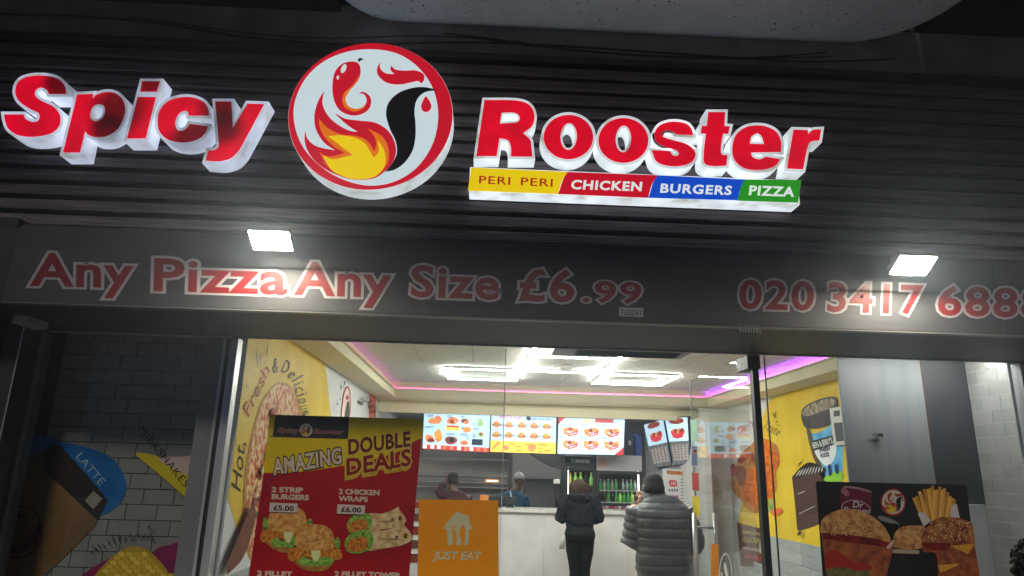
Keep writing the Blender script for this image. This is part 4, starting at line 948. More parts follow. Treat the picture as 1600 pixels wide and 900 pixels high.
for i in range(17):
    x = 950+i*18; tx_ = 905+i*23+random.uniform(-8, 8); ty_ = 190-90*math.sin(i/16*3.1)+random.uniform(-25, 25)
    P.poly([(tx_, ty_, 1), (tx_+26, ty_-6, 1), (x+70, 400, 1), (x+40, 400, 1)] if i < 8 else [(tx_, ty_, 1), (tx_+26, ty_+6, 1), (x+20, 400, 1), (x-12, 400, 1)], fr_[i % 3], layer=2+i*.4)
P.L = 10; P.poly([(945,330,1),(1000,325),(1070,400,1),(1000,450,1)], prn('chip_box', 190, 185, 175)); P.poly([(1250,260,1),(1300,245,1),(1335,400,1),(1240,380,1)], prn('chip_box', 0, 0, 0), layer=10); obj('chips_print', P, bp_)
P = Pb(5); P.poly(ellp(685, 400, 105, 26, 22, 20), prn('cup_rim', 120, 118, 112)); P.poly([(605,400),(690,420),(775,435),(740,520),(700,560),(640,480)], prn('cola', 18, 12, 14)); obj('cola_print', P, bp_)
bb = prn('big_bun', 200, 150, 90, c2=(142, 86, 42), vs=26); meat = prn('big_meat', 112, 52, 32, c2=(160, 90, 50), vs=24); sauce = prn('sauce', 128, 26, 20, c2=(80, 14, 14), vs=12); chz = prn('cheese', 196, 142, 48)
def seeds(P, f, n, L):
    for i in range(n):
        x, y = f(); P.poly(ellp(x, y, 9, 5.5, random.uniform(0, 180), 6), prn('sesame2', 205, 172, 120), layer=L, n=1)
P = Pb(8); P.poly([(730,600),(735,520),(790,460),(870,440),(1000,450),(1050,520),(1030,640,1),(880,660),(740,640)], bb)
seeds(P, lambda: (random.uniform(800, 980), random.uniform(455, 500)), 16, 9.5); P.poly([(700,655,1),(960,665,1),(960,700,1),(700,690,1)], prn('paper', 165, 150, 132)); P.L = 10; obj('small_burger_print', P, bp_)
P = Pb(11); P.poly([(70,500,1),(300,530),(480,560),(690,600),(720,660),(660,900,1),(118,900,1)], meat); P.poly([(78,500,1),(400,540),(680,590),(690,640),(500,615),(250,585),(85,560,1)], sauce); P.poly([(105,690,1),(200,660),(350,760),(500,790),(500,850),(110,830,1)], prn('tomato_slice', 150, 40, 26)); P.poly([(115,840,1),(250,820),(400,850),(500,840),(500,905,1),(118,905,1)], prn('dull_lettuce', 74, 76, 36, c2=(110, 104, 60), vs=30)); P.poly([(660,640),(720,570),(722,600),(690,648)], prn('onion', 190, 165, 150))
P.poly([(62,510,1),(72,400),(150,330),(270,293),(400,305),(520,350),(620,430),(680,520),(690,590),(560,560),(350,530),(150,510)], bb); seeds(P, lambda: (random.uniform(160, 600), random.uniform(380, 530)), 70, P.L+1); P.L += 2; obj('large_burger_print', P, bp_)
P = Pb(12); P.poly([(985,590,1),(1200,580),(1460,600,1),(1508,900,1),(1130,900,1),(1110,700),(1000,680)], meat); P.poly([(1240,625,1),(1460,605,1),(1400,700,1)], chz); P.poly([(1130,800,1),(1320,790),(1150,870,1)], chz); P.poly([(985,600,1),(1230,600),(1200,660),(1060,660)], sauce)
P.poly([(985,590,1),(985,520),(1040,440),(1120,375),(1200,366),(1330,375),(1430,420),(1450,480),(1466,600,1),(1200,600)], prn('right_bun', 168, 108, 62, c2=(104, 42, 26), vs=18)); seeds(P, lambda: (random.uniform(1030, 1430), random.uniform(400, 580)), 80, P.L+1); P.L += 2; obj('right_burger_print', P, bp_)
# ================================================================== COUNTER, SCREENS, KITCHEN
m_marble = mat('pale_marble_front', (.50, .49, .48), .35, col2=(.60, .595, .58), vs=3, bump=.02)
ct = thing('serving_counter', (1, 10.2, 0), 'long pale marble serving counter across the shop', 'counter')
for a_, b_ in ((-1.64, -.36), (-.357, .90), (.903, 2.10), (2.103, 2.92)): g = G(); g.box((a_, 10.2, .02), (b_, 10.28, 1.035), m_marble); obj('front_panel', g, ct)
g = G(); g.box((-1.64, 10.16, 1.037), (2.93, 10.75, 1.085), mat('marble_top', (.55, .54, .52), .3, col2=(.42, .41, .40), vs=14)); obj('worktop', g, ct, bevel=.004)
def screen(nm, quad, lab, depth=.05, cat='menu screen', plane=None, rimc=None):
    t = thing(nm, quad[0], lab, cat, 'lit menu screens')
    q = [Vector(p) for p in quad]; c = sum(q, Vector())/4; n = (q[1]-q[0]).cross(q[3]-q[0]).normalized()
    if n.dot(CAM-c) < 0: n = -n
    o = [p+(p-c).normalized()*.018-n*.004 for p in q]
    g = G(); g.slab(o, -n*depth, m_black); obj('frame', g, t); return t, q, n
class Sc(Pr):
    "print on a tilted quad: drawing space 0..1600 x 0..900"
    def __init__(s, q, n, eps=.0008): super().__init__(None, eps=eps); s.q = q; s.n = n
    def w(s, p, layer=None):
        u, v = p[0]/1600, p[1]/900; a, b, c, d = s.q; L = s.L if layer is None else layer
        return (a*(1-u)+b*u)*(1-v)+(d*(1-u)+c*u)*v+s.n*L*s.eps
YT = 10.86
cb_ = scr('blue', 178, 214, 236, 1, (192, 224, 242), 1); s_red = scr('red', 196, 58, 62); s_ora = scr('orange', 226, 150, 96, 1, (198, 104, 74), 30); s_bun = scr('bun', 224, 168, 92, 1, (200, 128, 58), 30); s_brn = scr('brown', 150, 70, 50, 1, (110, 40, 30), 30); s_gre = scr('green', 150, 180, 110); s_ink = scr('ink', 70, 80, 130); s_yel = scr('yellow', 232, 200, 84); s_dk = scr('dark', 26, 44, 60); s_wh = scr('white', 238, 240, 240)
random.seed(11)
def blob(P, cx, cy, rx, ry, mt, L=None):
    pts = [(cx+rx*math.cos(t)*random.uniform(.8, 1.1), cy+ry*math.sin(t)*random.uniform(.8, 1.1)) for t in [2*math.pi*k/9 for k in range(9)]]
    P.poly(pts, mt, L, n=3)
def bars(P, x, y, w, n, mt, h=16, gap=30, L=None):
    L = P.L+1 if L is None else L
    for i in range(n):
        xx = x; e = x+w*random.uniform(.6, 1)
        while xx < e: ww = random.uniform(14, 40); P.poly(rect(xx, y+i*gap, min(xx+ww, e), y+i*gap+h), mt, layer=L); xx += ww+9
    P.L = L
def pxq(pts, Y): return [hit(*p, YP(Y)) for p in pts]
t, q, n = screen('menu_screen', pxq([(663,644),(766,648),(764,707),(660,701.5)], YT), 'menu screen at the left above the counter, red strip along its foot')
P = Sc(q, n); P.poly(rect(0, 0, 1600, 900), cb_, layer=1)
for x in (520, 880, 1190): P.poly(rect(x, 20, x+4, 780), s_wh, layer=2)
for cx, cy, rx, ry, m_ in ((250,200,170,80,s_bun),(340,170,100,100,s_ora),(240,240,120,50,s_ora),(690,180,140,110,s_ora),(680,200,60,50,s_brn),(990,180,110,60,s_brn),(1030,210,70,40,s_ora),(1050,380,110,80,s_bun),(1040,390,60,40,s_ora),(1370,230,80,60,s_gre),(1390,480,80,60,s_gre),(1390,480,40,30,s_brn),(160,640,110,100,s_ora),(370,560,110,150,s_bun),(200,680,90,60,s_brn),(680,660,150,100,s_brn),(690,650,70,60,s_dk),(1000,700,110,60,s_ora),(1350,140,80,30,s_gre)): blob(P, cx, cy, rx, ry, m_)
P.poly(rect(560, 300, 860, 340), s_red); P.poly(rect(540, 340, 860, 420), s_yel); P.poly(rect(1180, 600, 1440, 740), s_dk)
for x, y, w in ((60,60,180),(40,340,220),(560,60,160),(900,60,120),(900,330,90),(560,480,240),(890,480,200),(1200,340,200),(1190,220,80),(1200,470,80),(1200,530,70),(1060,570,70)): bars(P, x, y, w, 2, s_ink, L=20)
for x, y, w in ((1200,620,200),(1200,680,200),(560,355,260)): bars(P, x, y, w, 1, s_wh, L=21)
P.poly(rect(0, 790, 1600, 900), s_red, layer=20)
for x in (10, 190, 350, 480, 660, 830, 1000, 1130, 1300, 1460): P.poly(rect(x, 800, x+90, 880), (s_ora, s_wh)[int(x/10) % 2], layer=21)
obj('display', P, t)
t, q, n = screen('menu_screen', pxq([(768,648),(869,652.5),(868,709),(766,706)], YT), 'menu screen in the middle showing ten burgers over a yellow band')
P = Sc(q, n); P.poly(rect(0, 0, 1600, 900), cb_, layer=1); P.poly(rect(0, 620, 1600, 900), s_yel, layer=2)
P.L = 3
P.text('CHICKEN BURGERS', (140, 80), (760, 80), 62, s_red, bold=.02, layer=4); P.text('BEEF BURGERS', (1000, 80), (1480, 80), 55, s_ink, bold=.02, layer=4); blob(P, 920, 50, 60, 55, s_dk, 4)
for r in range(2):
    for c in range(5):
        cx = 130+c*310; cy = 230+r*250
        P.poly([(cx-85, cy-10), (cx-60, cy-60), (cx, cy-82), (cx+60, cy-60), (cx+85, cy-10)], s_bun, layer=5, n=3); P.poly([(cx-95, cy-5), (cx+95, cy-5), (cx+85, cy+30), (cx-80, cy+35)], s_brn, layer=6, n=3); P.poly([(cx-85, cy+28), (cx+85, cy+28), (cx+60, cy+70), (cx-60, cy+70)], s_ora, layer=7, n=3)
        P.poly(rect(cx-70, cy+2, cx+70, cy+12), s_gre, layer=8); bars(P, cx-70, cy-118, 150, 1, s_red, h=18, L=8); bars(P, cx+100, cy-20, 90, 3, s_ink, h=12, gap=24, L=8)
P.poly([(60, 850, 1), (40, 780, 1), (200, 640, 1), (240, 680, 1)], s_bun, layer=9); blob(P, 390, 790, 70, 70, s_ora, 9); blob(P, 1020, 760, 110, 100, s_ora, 9); P.poly(rect(800, 640, 806, 890), s_brn, layer=9)
for x, y, w in ((450,680,200),(620,740,160),(640,840,140),(840,680,100),(1150,680,300),(1180,760,160),(1330,820,220),(1180,850,120)): bars(P, x, y, w, 1, s_brn, h=26, L=10)
obj('display', P, t)
t, q, n = screen('menu_screen', pxq([(873,652.5),(976,655.5),(974,711),(871,709)], YT), 'menu screen at the right above the fridges showing six red meal boxes')
P = Sc(q, n); P.poly(rect(0, 0, 1600, 900), cb_, layer=1); P.poly([(0,0,1),(160,0,1),(0,170,1)], s_red, layer=2); P.poly([(1600,700,1),(1600,900,1),(1380,900,1)], s_red, layer=2)
P.poly(rect(880, 5, 1330, 100), s_brn, layer=3); P.text('BOX', (600, 92), (850, 95), 80, s_yel, bold=.05, layer=4); P.text('MEALS', (900, 90), (1310, 92), 70, s_red, bold=.04, layer=5)
for r in range(2):
    for c in range(3):
        cx = 300+c*500; cy = 350+r*320
        for k in range(5): blob(P, cx-130+k*65, cy-50+random.uniform(-15, 15), 60, 55, (s_bun, s_ora, s_brn, s_ora, s_bun)[k], 5+k*.3)
        P.poly([(cx-180, cy-20, 1), (cx-30, cy+30, 1), (cx-30, cy+120, 1), (cx-150, cy+60, 1)], s_ora, layer=8); P.poly([(cx-30, cy+30, 1), (cx+180, cy-40, 1), (cx+160, cy+60, 1), (cx-30, cy+120, 1)], s_red, layer=8.5)
        P.text('SPICY', (cx-10, cy+84), (cx+145, cy+38), 34, s_wh, layer=10, bold=.03); bars(P, cx-260, cy-190, 180, 1, s_ink, L=10)
obj('display', P, t)
g = G().ell(hit(658, 643, YP(YT-.06)), (.02, .02, .02), mat('red_indicator', (1, .1, .1), .4, emit=4, ecol=(1, .25, .2)), 10, 6); obj('indicator_lamp', g, label='tiny glowing red indicator at the corner of the left screen', cat='indicator')
# leaning menu screens on the right
def cq(pts):
    q = [hit(x, y, YP(Y)) for x, y, Y in pts]; n = (q[1]-q[0]).cross(q[3]-q[0]); w = ray(pts[2][0], pts[2][1])
    q[2] = CAM+w*((q[0]-CAM).dot(n)/w.dot(n)); return q
s_gr = scr('grey', 120, 122, 120, .7, (80, 82, 84), 12)
for qd, lab in (([(1006,664,12.4),(1036,655,11.4),(1049,727,11.5),(1021,731,12.5)], 'narrow tilted menu screen at the far end of the right wall'), ([(1039,654,11.3),(1074,652,10.3),(1078,724,10.4),(1052,727,11.4)], 'tilted menu screen nearest the door on the right wall')):
    t, q, n = screen('menu_screen', cq(qd), lab)
    P = Sc(q, n); P.poly(rect(0, 0, 1600, 900), cb_, layer=1); P.poly(rect(0, 450, 1600, 900), s_gr, layer=2)
    blob(P, 800, 60, 600, 70, s_brn, 3); 
    for k in range(4): blob(P, 500+k*220, 270, 200, 70, (s_ora, s_brn)[k % 2], 3+k*.3)
    P.poly([(300,240,1),(800,310,1),(1350,250,1),(1200,380,1),(750,400,1),(400,370,1)], s_red, layer=5)
    for k in range(5): P.poly(rect(150+k*290, 520, 350+k*290, 820), scr('grey2', 170, 170, 165, .6), layer=4); bars(P, 160+k*290, 540, 160, 5, s_brn, h=20, gap=52, L=6)
    obj('display', P, t)
g = G(); g.box((3.15, 9.9, 0), (3.25, 13.5, 2.43), m_white); g.box((3.251, 10.35, 0), (3.69, 10.39, 2.60), m_white); struct('partition_wall', g)
# menu poster behind the man
mp_ = thing('pizza_menu_poster', hit(1062, 770, YP(11)), 'white pizza menu poster with red lettering behind the man', 'poster')
P = Pr(YP(11), eps=.001); P.poly([(1041,734,1),(1086,737,1),(1086,801,1),(1041,797,1)], prn('menu_white', 205, 205, 208), layer=1)
P.poly([(1042,735,1),(1086,738,1),(1086,744,1),(1042,741,1)], prn('menu_img', 150, 70, 40, c2=(190, 140, 70), vs=30), layer=2)
P.text('PIZZA', (1045, 759), (1058, 760), 9, prn('menu_red', 190, 30, 35), bold=.06, layer=3); P.poly(rect(1045, 773, 1051, 783), prn('menu_red', 0, 0, 0), layer=3); P.poly(rect(1053, 774, 1060, 785), prn('menu_red', 0, 0, 0), layer=3)
for k in range(9): P.poly(rect(1063, 748+k*5, 1070+random.uniform(2, 10), 749.3+k*5), prn('menu_ink', 90, 90, 100), layer=3)
for k in range(4): P.poly(rect(1045+k*4, 764, 1047.5+k*4, 768), prn('menu_ink', 0, 0, 0), layer=3)
obj('sheet', P, mp_)
g = G(); g.box((2.84, 11.02, 0), (3.145, 11.06, 1.70), m_white); struct('partition_end', g)
# fridges
def bottle(x, y, z, h, r, mt, mc, lab, grp):
    g = G().loft([(x, y, z, r, r), (x, y, z+h*.55, r, r), (x, y, z+h*.75, r*.45, r*.45), (x, y, z+h*.9, r*.4, r*.4)], mt, 10)
    g.loft([(x, y, z+h*.9, r*.5, r*.5), (x, y, z+h, r*.5, r*.5)], mc, 8)
    return obj('bottle', g, label=lab, cat='bottle', group=grp)
def can(x, y, z, mt, lab, grp):
    g = G().loft([(x, y, z, .026, .026), (x, y, z+.006, .031, .031), (x, y, z+.108, .031, .031), (x, y, z+.118, .025, .025)], mt, 12); return obj('can', g, label=lab, cat='can', group=grp)
m_fr = mat('fridge_black', (.03, .03, .033), .35); m_frg = mat('fridge_grey', (.42, .43, .46), .4); m_in = mat('fridge_inside', (.10, .11, .12), .5)
m_flit = mat('fridge_tube', (1, 1, 1), .5, emit=5)
YFR = 11.3
def fridge(x0, x1, z1, head, hmat, lab, nm='drinks_fridge'):
    t = thing(nm, ((x0+x1)/2, YFR, 0), lab, 'fridge'); zt = z1-head
    g = G(); g.box((x0, YFR+.03, 0), (x0+.03, YFR+.6, z1), m_fr); g.box((x1-.03, YFR+.03, 0), (x1, YFR+.6, z1), m_fr); g.box((x0+.031, YFR+.57, 0), (x1-.031, YFR+.6, z1), m_in); g.box((x0+.031, YFR+.03, zt), (x1-.031, YFR+.569, z1), m_fr); g.box((x0+.031, YFR+.03, 0), (x1-.031, YFR+.569, .4), m_fr); obj('cabinet', g, t)
    g = G(); g.box((x0, YFR, zt), (x1, YFR+.028, z1), hmat); obj('header', g, t, bevel=.006)
    g = G(); g.box((x0, YFR, .3), (x0+.045, YFR+.028, zt-.002), m_fr); g.box((x1-.045, YFR, .3), (x1, YFR+.028, zt-.002), m_fr); g.box((x0+.046, YFR, zt-.05), (x1-.046, YFR+.028, zt-.002), m_fr); obj('door_frame', g, t)
    g = G(); g.box((x0+.046, YFR+.01, .35), (x1-.046, YFR+.016, zt-.052), m_glass); obj('door_glass', g, t)
    return t
xa = hit(883, 760, YP(YFR)).x; xb = hit(932, 760, YP(YFR)).x; xc = hit(1004, 760, YP(YFR)).x; zt = hit(905, 713, YP(YFR)).z
f1 = fridge(xa, xb-.01, zt, .17, m_fr, 'narrow black energy drink fridge behind the woman', 'energy_drink_fridge')
P = Pr(YP(YFR), eps=.001); P.text('MONSTER', (899, 722.5), (921, 723.5), 5, prn('fr_white', 215, 220, 215), bold=.03, layer=1)
for k in range(3): P.poly([(892.6+k*1.8, 716, 1), (893.6+k*1.8, 716.4, 1), (893.9+k*1.8, 724+(k != 1)*-1.5, 1), (892.9+k*1.8, 722, 1)], prn('claw_green', 120, 190, 150), layer=1)
obj('header_lettering', P, f1)
f2 = fridge(xb, xc, hit(960, 711, YP(YFR)).z, .25, m_frg, 'wide grey topped drinks fridge with three lit shelves beside the man', 'drinks_fridge')
P = Pr(YP(YFR), eps=.001)
for k in range(7): P.poly(rect(935.5, 715+k*2.3, 935.5+random.uniform(10, 16), 716.2+k*2.3), prn('sticker_ink', 190, 120, 105), layer=1)
obj('notice_sticker', P, f2)
g = G(); g.box((xc-.06, YFR+.05, .5), (xc-.046, YFR+.07, 1.82), m_flit); obj('light_tube', g, f2)
g = G(); g.box((xa+.05, YFR+.05, .5), (xa+.062, YFR+.07, 1.86), m_flit); obj('light_tube', g, f1)
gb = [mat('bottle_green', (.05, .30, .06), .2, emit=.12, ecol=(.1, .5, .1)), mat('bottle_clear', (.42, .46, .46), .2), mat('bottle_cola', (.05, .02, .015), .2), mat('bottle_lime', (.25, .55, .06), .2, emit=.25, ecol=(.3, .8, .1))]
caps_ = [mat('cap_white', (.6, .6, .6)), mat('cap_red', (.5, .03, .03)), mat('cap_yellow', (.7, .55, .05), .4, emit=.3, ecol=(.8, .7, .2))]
for si, (zpx) in enumerate((766, 784.5)):
    z = hit(965, zpx, YP(YFR+.1)).z
    g = G(); g.box((xb+.05, YFR+.06, z-.016), (xc-.07, YFR+.5, z), mat('shelf_wire', (.5, .52, .52), .3)); obj('shelf', g, f2)
    k = 0; x = xb+.085
    while x < xc-.09:
        if si == 0 and 5 <= k <= 5: x += .05; k += 1; continue
        mt = (gb[0], gb[1], gb[0], gb[1], gb[0], gb[0], gb[1], gb[1], gb[0], gb[1])[k % 10] if si == 0 else (gb[2], gb[2], gb[0], gb[2], gb[0], gb[3], gb[0], gb[0], gb[3], gb[0])[k % 10]
        nmm = {gb[0]: 'green', gb[1]: 'clear', gb[2]: 'dark cola', gb[3]: 'lime'}[mt]
        bottle(x, YFR+.12, z+.001, .17, .026, mt, caps_[k % 2], '%s drink bottle, one of the row on the %s shelf of the wide fridge' % (nmm, ('upper', 'middle')[si]), '%s bottles on the %s fridge shelf' % (nmm, ('upper', 'middle')[si])); x += .064; k += 1
z = hit(965, 800, YP(YFR+.1)).z-.03
g = G(); g.box((xb+.05, YFR+.06, z-.016), (xc-.07, YFR+.5, z), mat('shelf_wire', (0, 0, 0))); obj('shelf', g, f2)
x = xb+.12; k = 0
while x < xc-.09:
    c_m = (mat('can_pink', (.55, .12, .2), .3), mat('can_white', (.6, .6, .62), .3), mat('can_red', (.45, .03, .05), .3))[k % 3]; nmm = ('pink', 'white', 'red')[k % 3]
    can(x, YFR+.12, z+.001, c_m, '%s drinks can on the lowest visible shelf of the wide fridge' % nmm, '%s cans in the wide fridge' % nmm); x += .068; k += 1
z = hit(905, 757, YP(YFR+.1)).z
g = G(); g.box((xa+.05, YFR+.06, z-.016), (xb-.06, YFR+.5, z), mat('shelf_wire', (0, 0, 0))); obj('shelf', g, f1)
for k in range(5):
    x = xa+.10+k*.085; mt = (mat('can_gold', (.6, .45, .1), .3), gb[3], gb[3], mat('can_black', (.02, .02, .02), .3), gb[3])[k]
    bottle(x, YFR+.14, z+.001, .19, .032, mt, caps_[2] if k in (1, 2, 4) else caps_[1], ('gold bottle at the left of the energy drink fridge', 'lime bottle with yellow cap in the energy drink fridge', 'lime bottle with yellow cap in the energy drink fridge', 'black bottle in the energy drink fridge', 'lime bottle with yellow cap in the energy drink fridge')[k], 'lime bottles in the energy drink fridge' if k in (1, 2, 4) else None)
# blue bin and boxes on top of the fridge
bx = thing('blue_crate', hit(998, 700, YP(YFR+.2)), 'blue plastic crate standing on the wide fridge', 'crate')
w0 = hit(993, 712, YP(YFR+.2)); w1 = hit(1002, 680, YP(YFR+.2)); zf = hit(960, 711, YP(YFR)).z
g = G(); g.box((w0.x, YFR+.2, zf+.002), (w1.x, YFR+.5, w1.z), mat('blue_plastic', (.03, .07, .33), .4)); obj('body', g, bx, bevel=.01)
g = G(); g.box((w0.x-.012, YFR+.19, w1.z-.03), (w1.x+.012, YFR+.51, w1.z+.005), mat('blue_plastic', (0, 0, 0))); obj('rim', g, bx, bevel=.005)
bx = thing('dark_box', hit(985, 700, YP(YFR+.2)), 'dark box with a white label next to the blue crate', 'box')
w0 = hit(978, 712, YP(YFR+.2)); w1 = hit(991, 684, YP(YFR+.2)); g = G(); g.box((w0.x, YFR+.2, zf+.002), (w1.x, YFR+.5, w1.z), mat('navy_card', (.03, .035, .06), .6)); obj('body', g, bx, bevel=.004)
g = G(); g.box((w0.x+.05, YFR+.197, w1.z-.12), (w0.x+.09, YFR+.199, w1.z-.05), mat('white_plastic', (0, 0, 0))); obj('label', g, bx)
# kitchen: hood, warmers, oven
m_ss = mat('brushed_stainless', (.48, .49, .50), .32, metal=.8, var=.25, vs=10, stretch=(.4, 1, 12)); m_ssd = mat('dark_stainless', (.16, .165, .17), .35, metal=.6)
def pbox(x0, y0, x1, y1, Y, d): a = hit(x0, y0, YP(Y)); b = hit(x1, y1, YP(Y)); return ((a.x, Y, b.z), (b.x, Y+d, a.z))
hdx = thing('extraction_hood', hit(720, 715, YP(12.6)), 'long stainless extraction hood over the fryers', 'hood')
for nm, bxx, mt in (('valance', (640,700,795,718,12.5,.1), m_ssd), ('panel', (640,719,690,739,12.6,.03), m_ss), ('panel', (691,719,737,739,12.6,.03), m_ss), ('panel', (738,719,795,739,12.6,.03), m_ss), ('lip', (640,740,795,743,12.45,.06), m_alu), ('edge_post', (795,700,799,795,12.4,.3), m_ssd)):
    g = G(); g.box(*pbox(*bxx), mt); obj(nm, g, hdx)
wm = thing('food_warmer', hit(720, 770, YP(12.3)), 'stainless heated food display with glowing lamp behind the counter', 'food warmer')
for nm, bxx, mt in (('back_panel', (640,744,794,800,12.55,.03), m_ss), ('shelf', (640,752,794,755,12.3,.24), m_alu), ('shelf', (640,760,794,763,12.25,.28), m_alu), ('rail', (640,745,794,747,12.3,.05), m_ssd)):
    g = G(); g.box(*pbox(*bxx), mt); obj(nm, g, wm)
g = G(); g.box(*pbox(760, 750.5, 778, 752.5, 12.26, .05), mat('heat_lamp', (1, .5, .2), .5, emit=9, ecol=(1, .5, .22))); obj('heat_lamp', g, wm)
ov = thing('pizza_oven', hit(850, 770, YP(12.2)), 'large dark grey oven under a sloping hood', 'oven')
g = G(); g.box(*pbox(821, 748, 879, 812, 12.2, .6), mat('oven_grey', (.10, .10, .105), .45)); obj('body', g, ov, bevel=.01)
g = G(); g.box(*pbox(823, 746.5, 878, 747.5, 12.15, .6), m_ssd); obj('top_edge', g, ov)
g = G(); Q = [hit(x, y, YP(12.3)) for x, y in ((822,704),(884,708),(884,735),(858,726))]; g.slab(Q, (0, .5, 0), m_ssd); obj('sloping_hood', g, label='dark sloping hood over the pizza oven', cat='hood')
wb = hit(870, 752, YP(10.9)); bn = thing('card_reader_stand', wb, 'small white card reader on a black stand behind the counter', 'card reader')
g = G(); g.box((wb.x-.05, 10.9, wb.z-.035), (wb.x+.05, 10.95, wb.z+.03), mat('white_plastic', (0, 0, 0))); obj('reader', g, bn, bevel=.008)
g = G().tube([(wb.x, 10.93, 1.087), (wb.x, 10.93, wb.z-.036)], .014, m_black, 8); obj('pole', g, bn)
for lab, bxx in (('black till screen at the left on the counter', (760,775,786,795,10.4,.03)), ('black till screen beside the left one on the counter', (788,776,806,795,10.45,.03))):
    t = thing('till_screen', hit(bxx[0], bxx[1], YP(bxx[4])), lab, 'till', 'till screens on the counter'); a, b = pbox(*bxx)
    g = G(); g.box((a[0], a[1], 1.13), b, m_fr); obj('screen', g, t, bevel=.004); g = G(); g.box((a[0]+.03, a[1]+.04, 1.087), (b[0]-.03, a[1]+.16, 1.14), m_fr); obj('base', g, t)
w = hit(757, 776, YP(10.35)); g = G(); g.box((w.x-.06, 10.35, 1.087), (w.x+.06, 10.45, w.z+.02), mat('orange_box', (.7, .22, .03), .5)); o = obj('delivery_tablet', g, label='small orange box on the counter above the window sticker', cat='box', bevel=.004)
# left end display of the counter seen between the posters
sh = thing('snack_rack', hit(648, 830, YP(7.5)), 'slim white rack with snacks between the two window posters', 'rack')
for k, y in enumerate((795, 815, 836, 858, 880)):
    a = hit(640, y, YP(7.5)); b = hit(655, y, YP(7.5)); g = G(); g.box((a.x-.15, 7.5, a.z-.008), (b.x+.1, 7.8, a.z), mat('white_plastic', (0, 0, 0))); obj('shelf', g, sh)
    g = G(); g.box((a.x-.1, 7.55, a.z+.001), (b.x+.05, 7.7, a.z+.07), (mat('snack_red', (.35, .05, .03), .5), mat('snack_brown', (.2, .1, .05), .5))[k % 2]); obj('snack_box', g, sh)
# ================================================================== PEOPLE
m_skin = mat('skin', (.42, .24, .16), .55, var=.12, vs=20); m_skin_dark = mat('dark_skin', (.12, .065, .045), .55)
_ct = bpy.data.textures.new('cloth_folds', 'CLOUDS'); _ct.noise_scale = .09; _ct.noise_depth = 3
_ct2 = bpy.data.textures.new('quilt_folds', 'CLOUDS'); _ct2.noise_scale = .16; _ct2.noise_depth = 4
def drape(o, k=.02):
    d = o.modifiers.new('folds', 'DISPLACE'); d.texture = _ct; d.strength = k; d.mid_level = .5; d.texture_coords = 'LOCAL'
    return o
def vox(o, size=.012, sm=6):
    r = o.modifiers.new('one_surface', 'REMESH'); r.mode = 'VOXEL'; r.voxel_size = size; r.use_smooth_shade = True
    s_ = o.modifiers.new('smooth', 'SMOOTH'); s_.factor = .6; s_.iterations = sm
    return o
def hand(g, wrist, d, mt, up=(0, 0, 1), s=1, curl=.6):
    "palm, four unequal bent fingers and a thumb off its side"
    w = Vector(wrist); d = Vector(d).normalized(); up = Vector(up); side = d.cross(up).normalized(); nrm = side.cross(d).normalized()
    g.tube([w-d*.03*s, w+d*.02*s, w+d*.06*s, w+d*.095*s], [.026*s, .032*s, .038*s, .034*s], mt, 10, flat=.55)
    for i, (o_, L) in enumerate(((-.030, .075), (-.010, .085), (.011, .08), (.030, .064))):
        b = w+d*.088*s+side*o_*s; m1 = b+d*L*.45*s-nrm*curl*.012*s; m2 = b+d*L*(.8-.2*curl)*s-nrm*curl*.04*s; m3 = b+d*L*(1-.5*curl)*s-nrm*curl*.062*s
        g.tube([b-d*.01*s, m1, m2, m3], [.0095*s, .009*s, .008*s, .0065*s], mt, 7)
    b = w+d*.03*s-side*.03*s; g.tube([b, b-side*.022*s+d*.02*s, b-side*.03*s+d*.05*s-nrm*.01*s, b-side*.022*s+d*.072*s-nrm*.02*s], [.013*s, .011*s, .0095*s, .007*s], mt, 7)
def head(g, c, mt, s=1, yaw=0, tilt=0):
    "c = centre of skull; the face looks along +y turned by yaw"
    c = Vector(c); R = Matrix.Rotation(yaw, 3, 'Z') @ Matrix.Rotation(tilt, 3, 'X'); f = lambda x, y, z: c+R @ Vector((x*s, y*s, z*s))
    g.ell(c, (.078*s, .095*s, .10*s), mt, 18, 12, rot=R.to_quaternion()); g.ell(f(0, .03, -.055), (.058*s, .066*s, .07*s), mt, 14, 9, rot=R.to_quaternion())
    g.ell(f(0, .104, -.02), (.014*s, .022*s, .026*s), mt, 8, 6); g.ell(f(0, .088, -.07), (.026*s, .014*s, .01*s), mt, 8, 6)
    for sx in (-1, 1): g.ell(f(sx*.08, .0, -.02), (.012*s, .024*s, .034*s), mt, 8, 6, rot=R.to_quaternion())
def eyes(par, c, s=1, yaw=0, tilt=0):
    c = Vector(c); R = Matrix.Rotation(yaw, 3, 'Z') @ Matrix.Rotation(tilt, 3, 'X')
    for sx in (-1, 1): g = G().ell(c+R @ Vector((sx*.03*s, .086*s, 0)), (.011*s, .008*s, .008*s), mat('eye', (.06, .05, .045), .2), 8, 6); obj('eye', g, par)
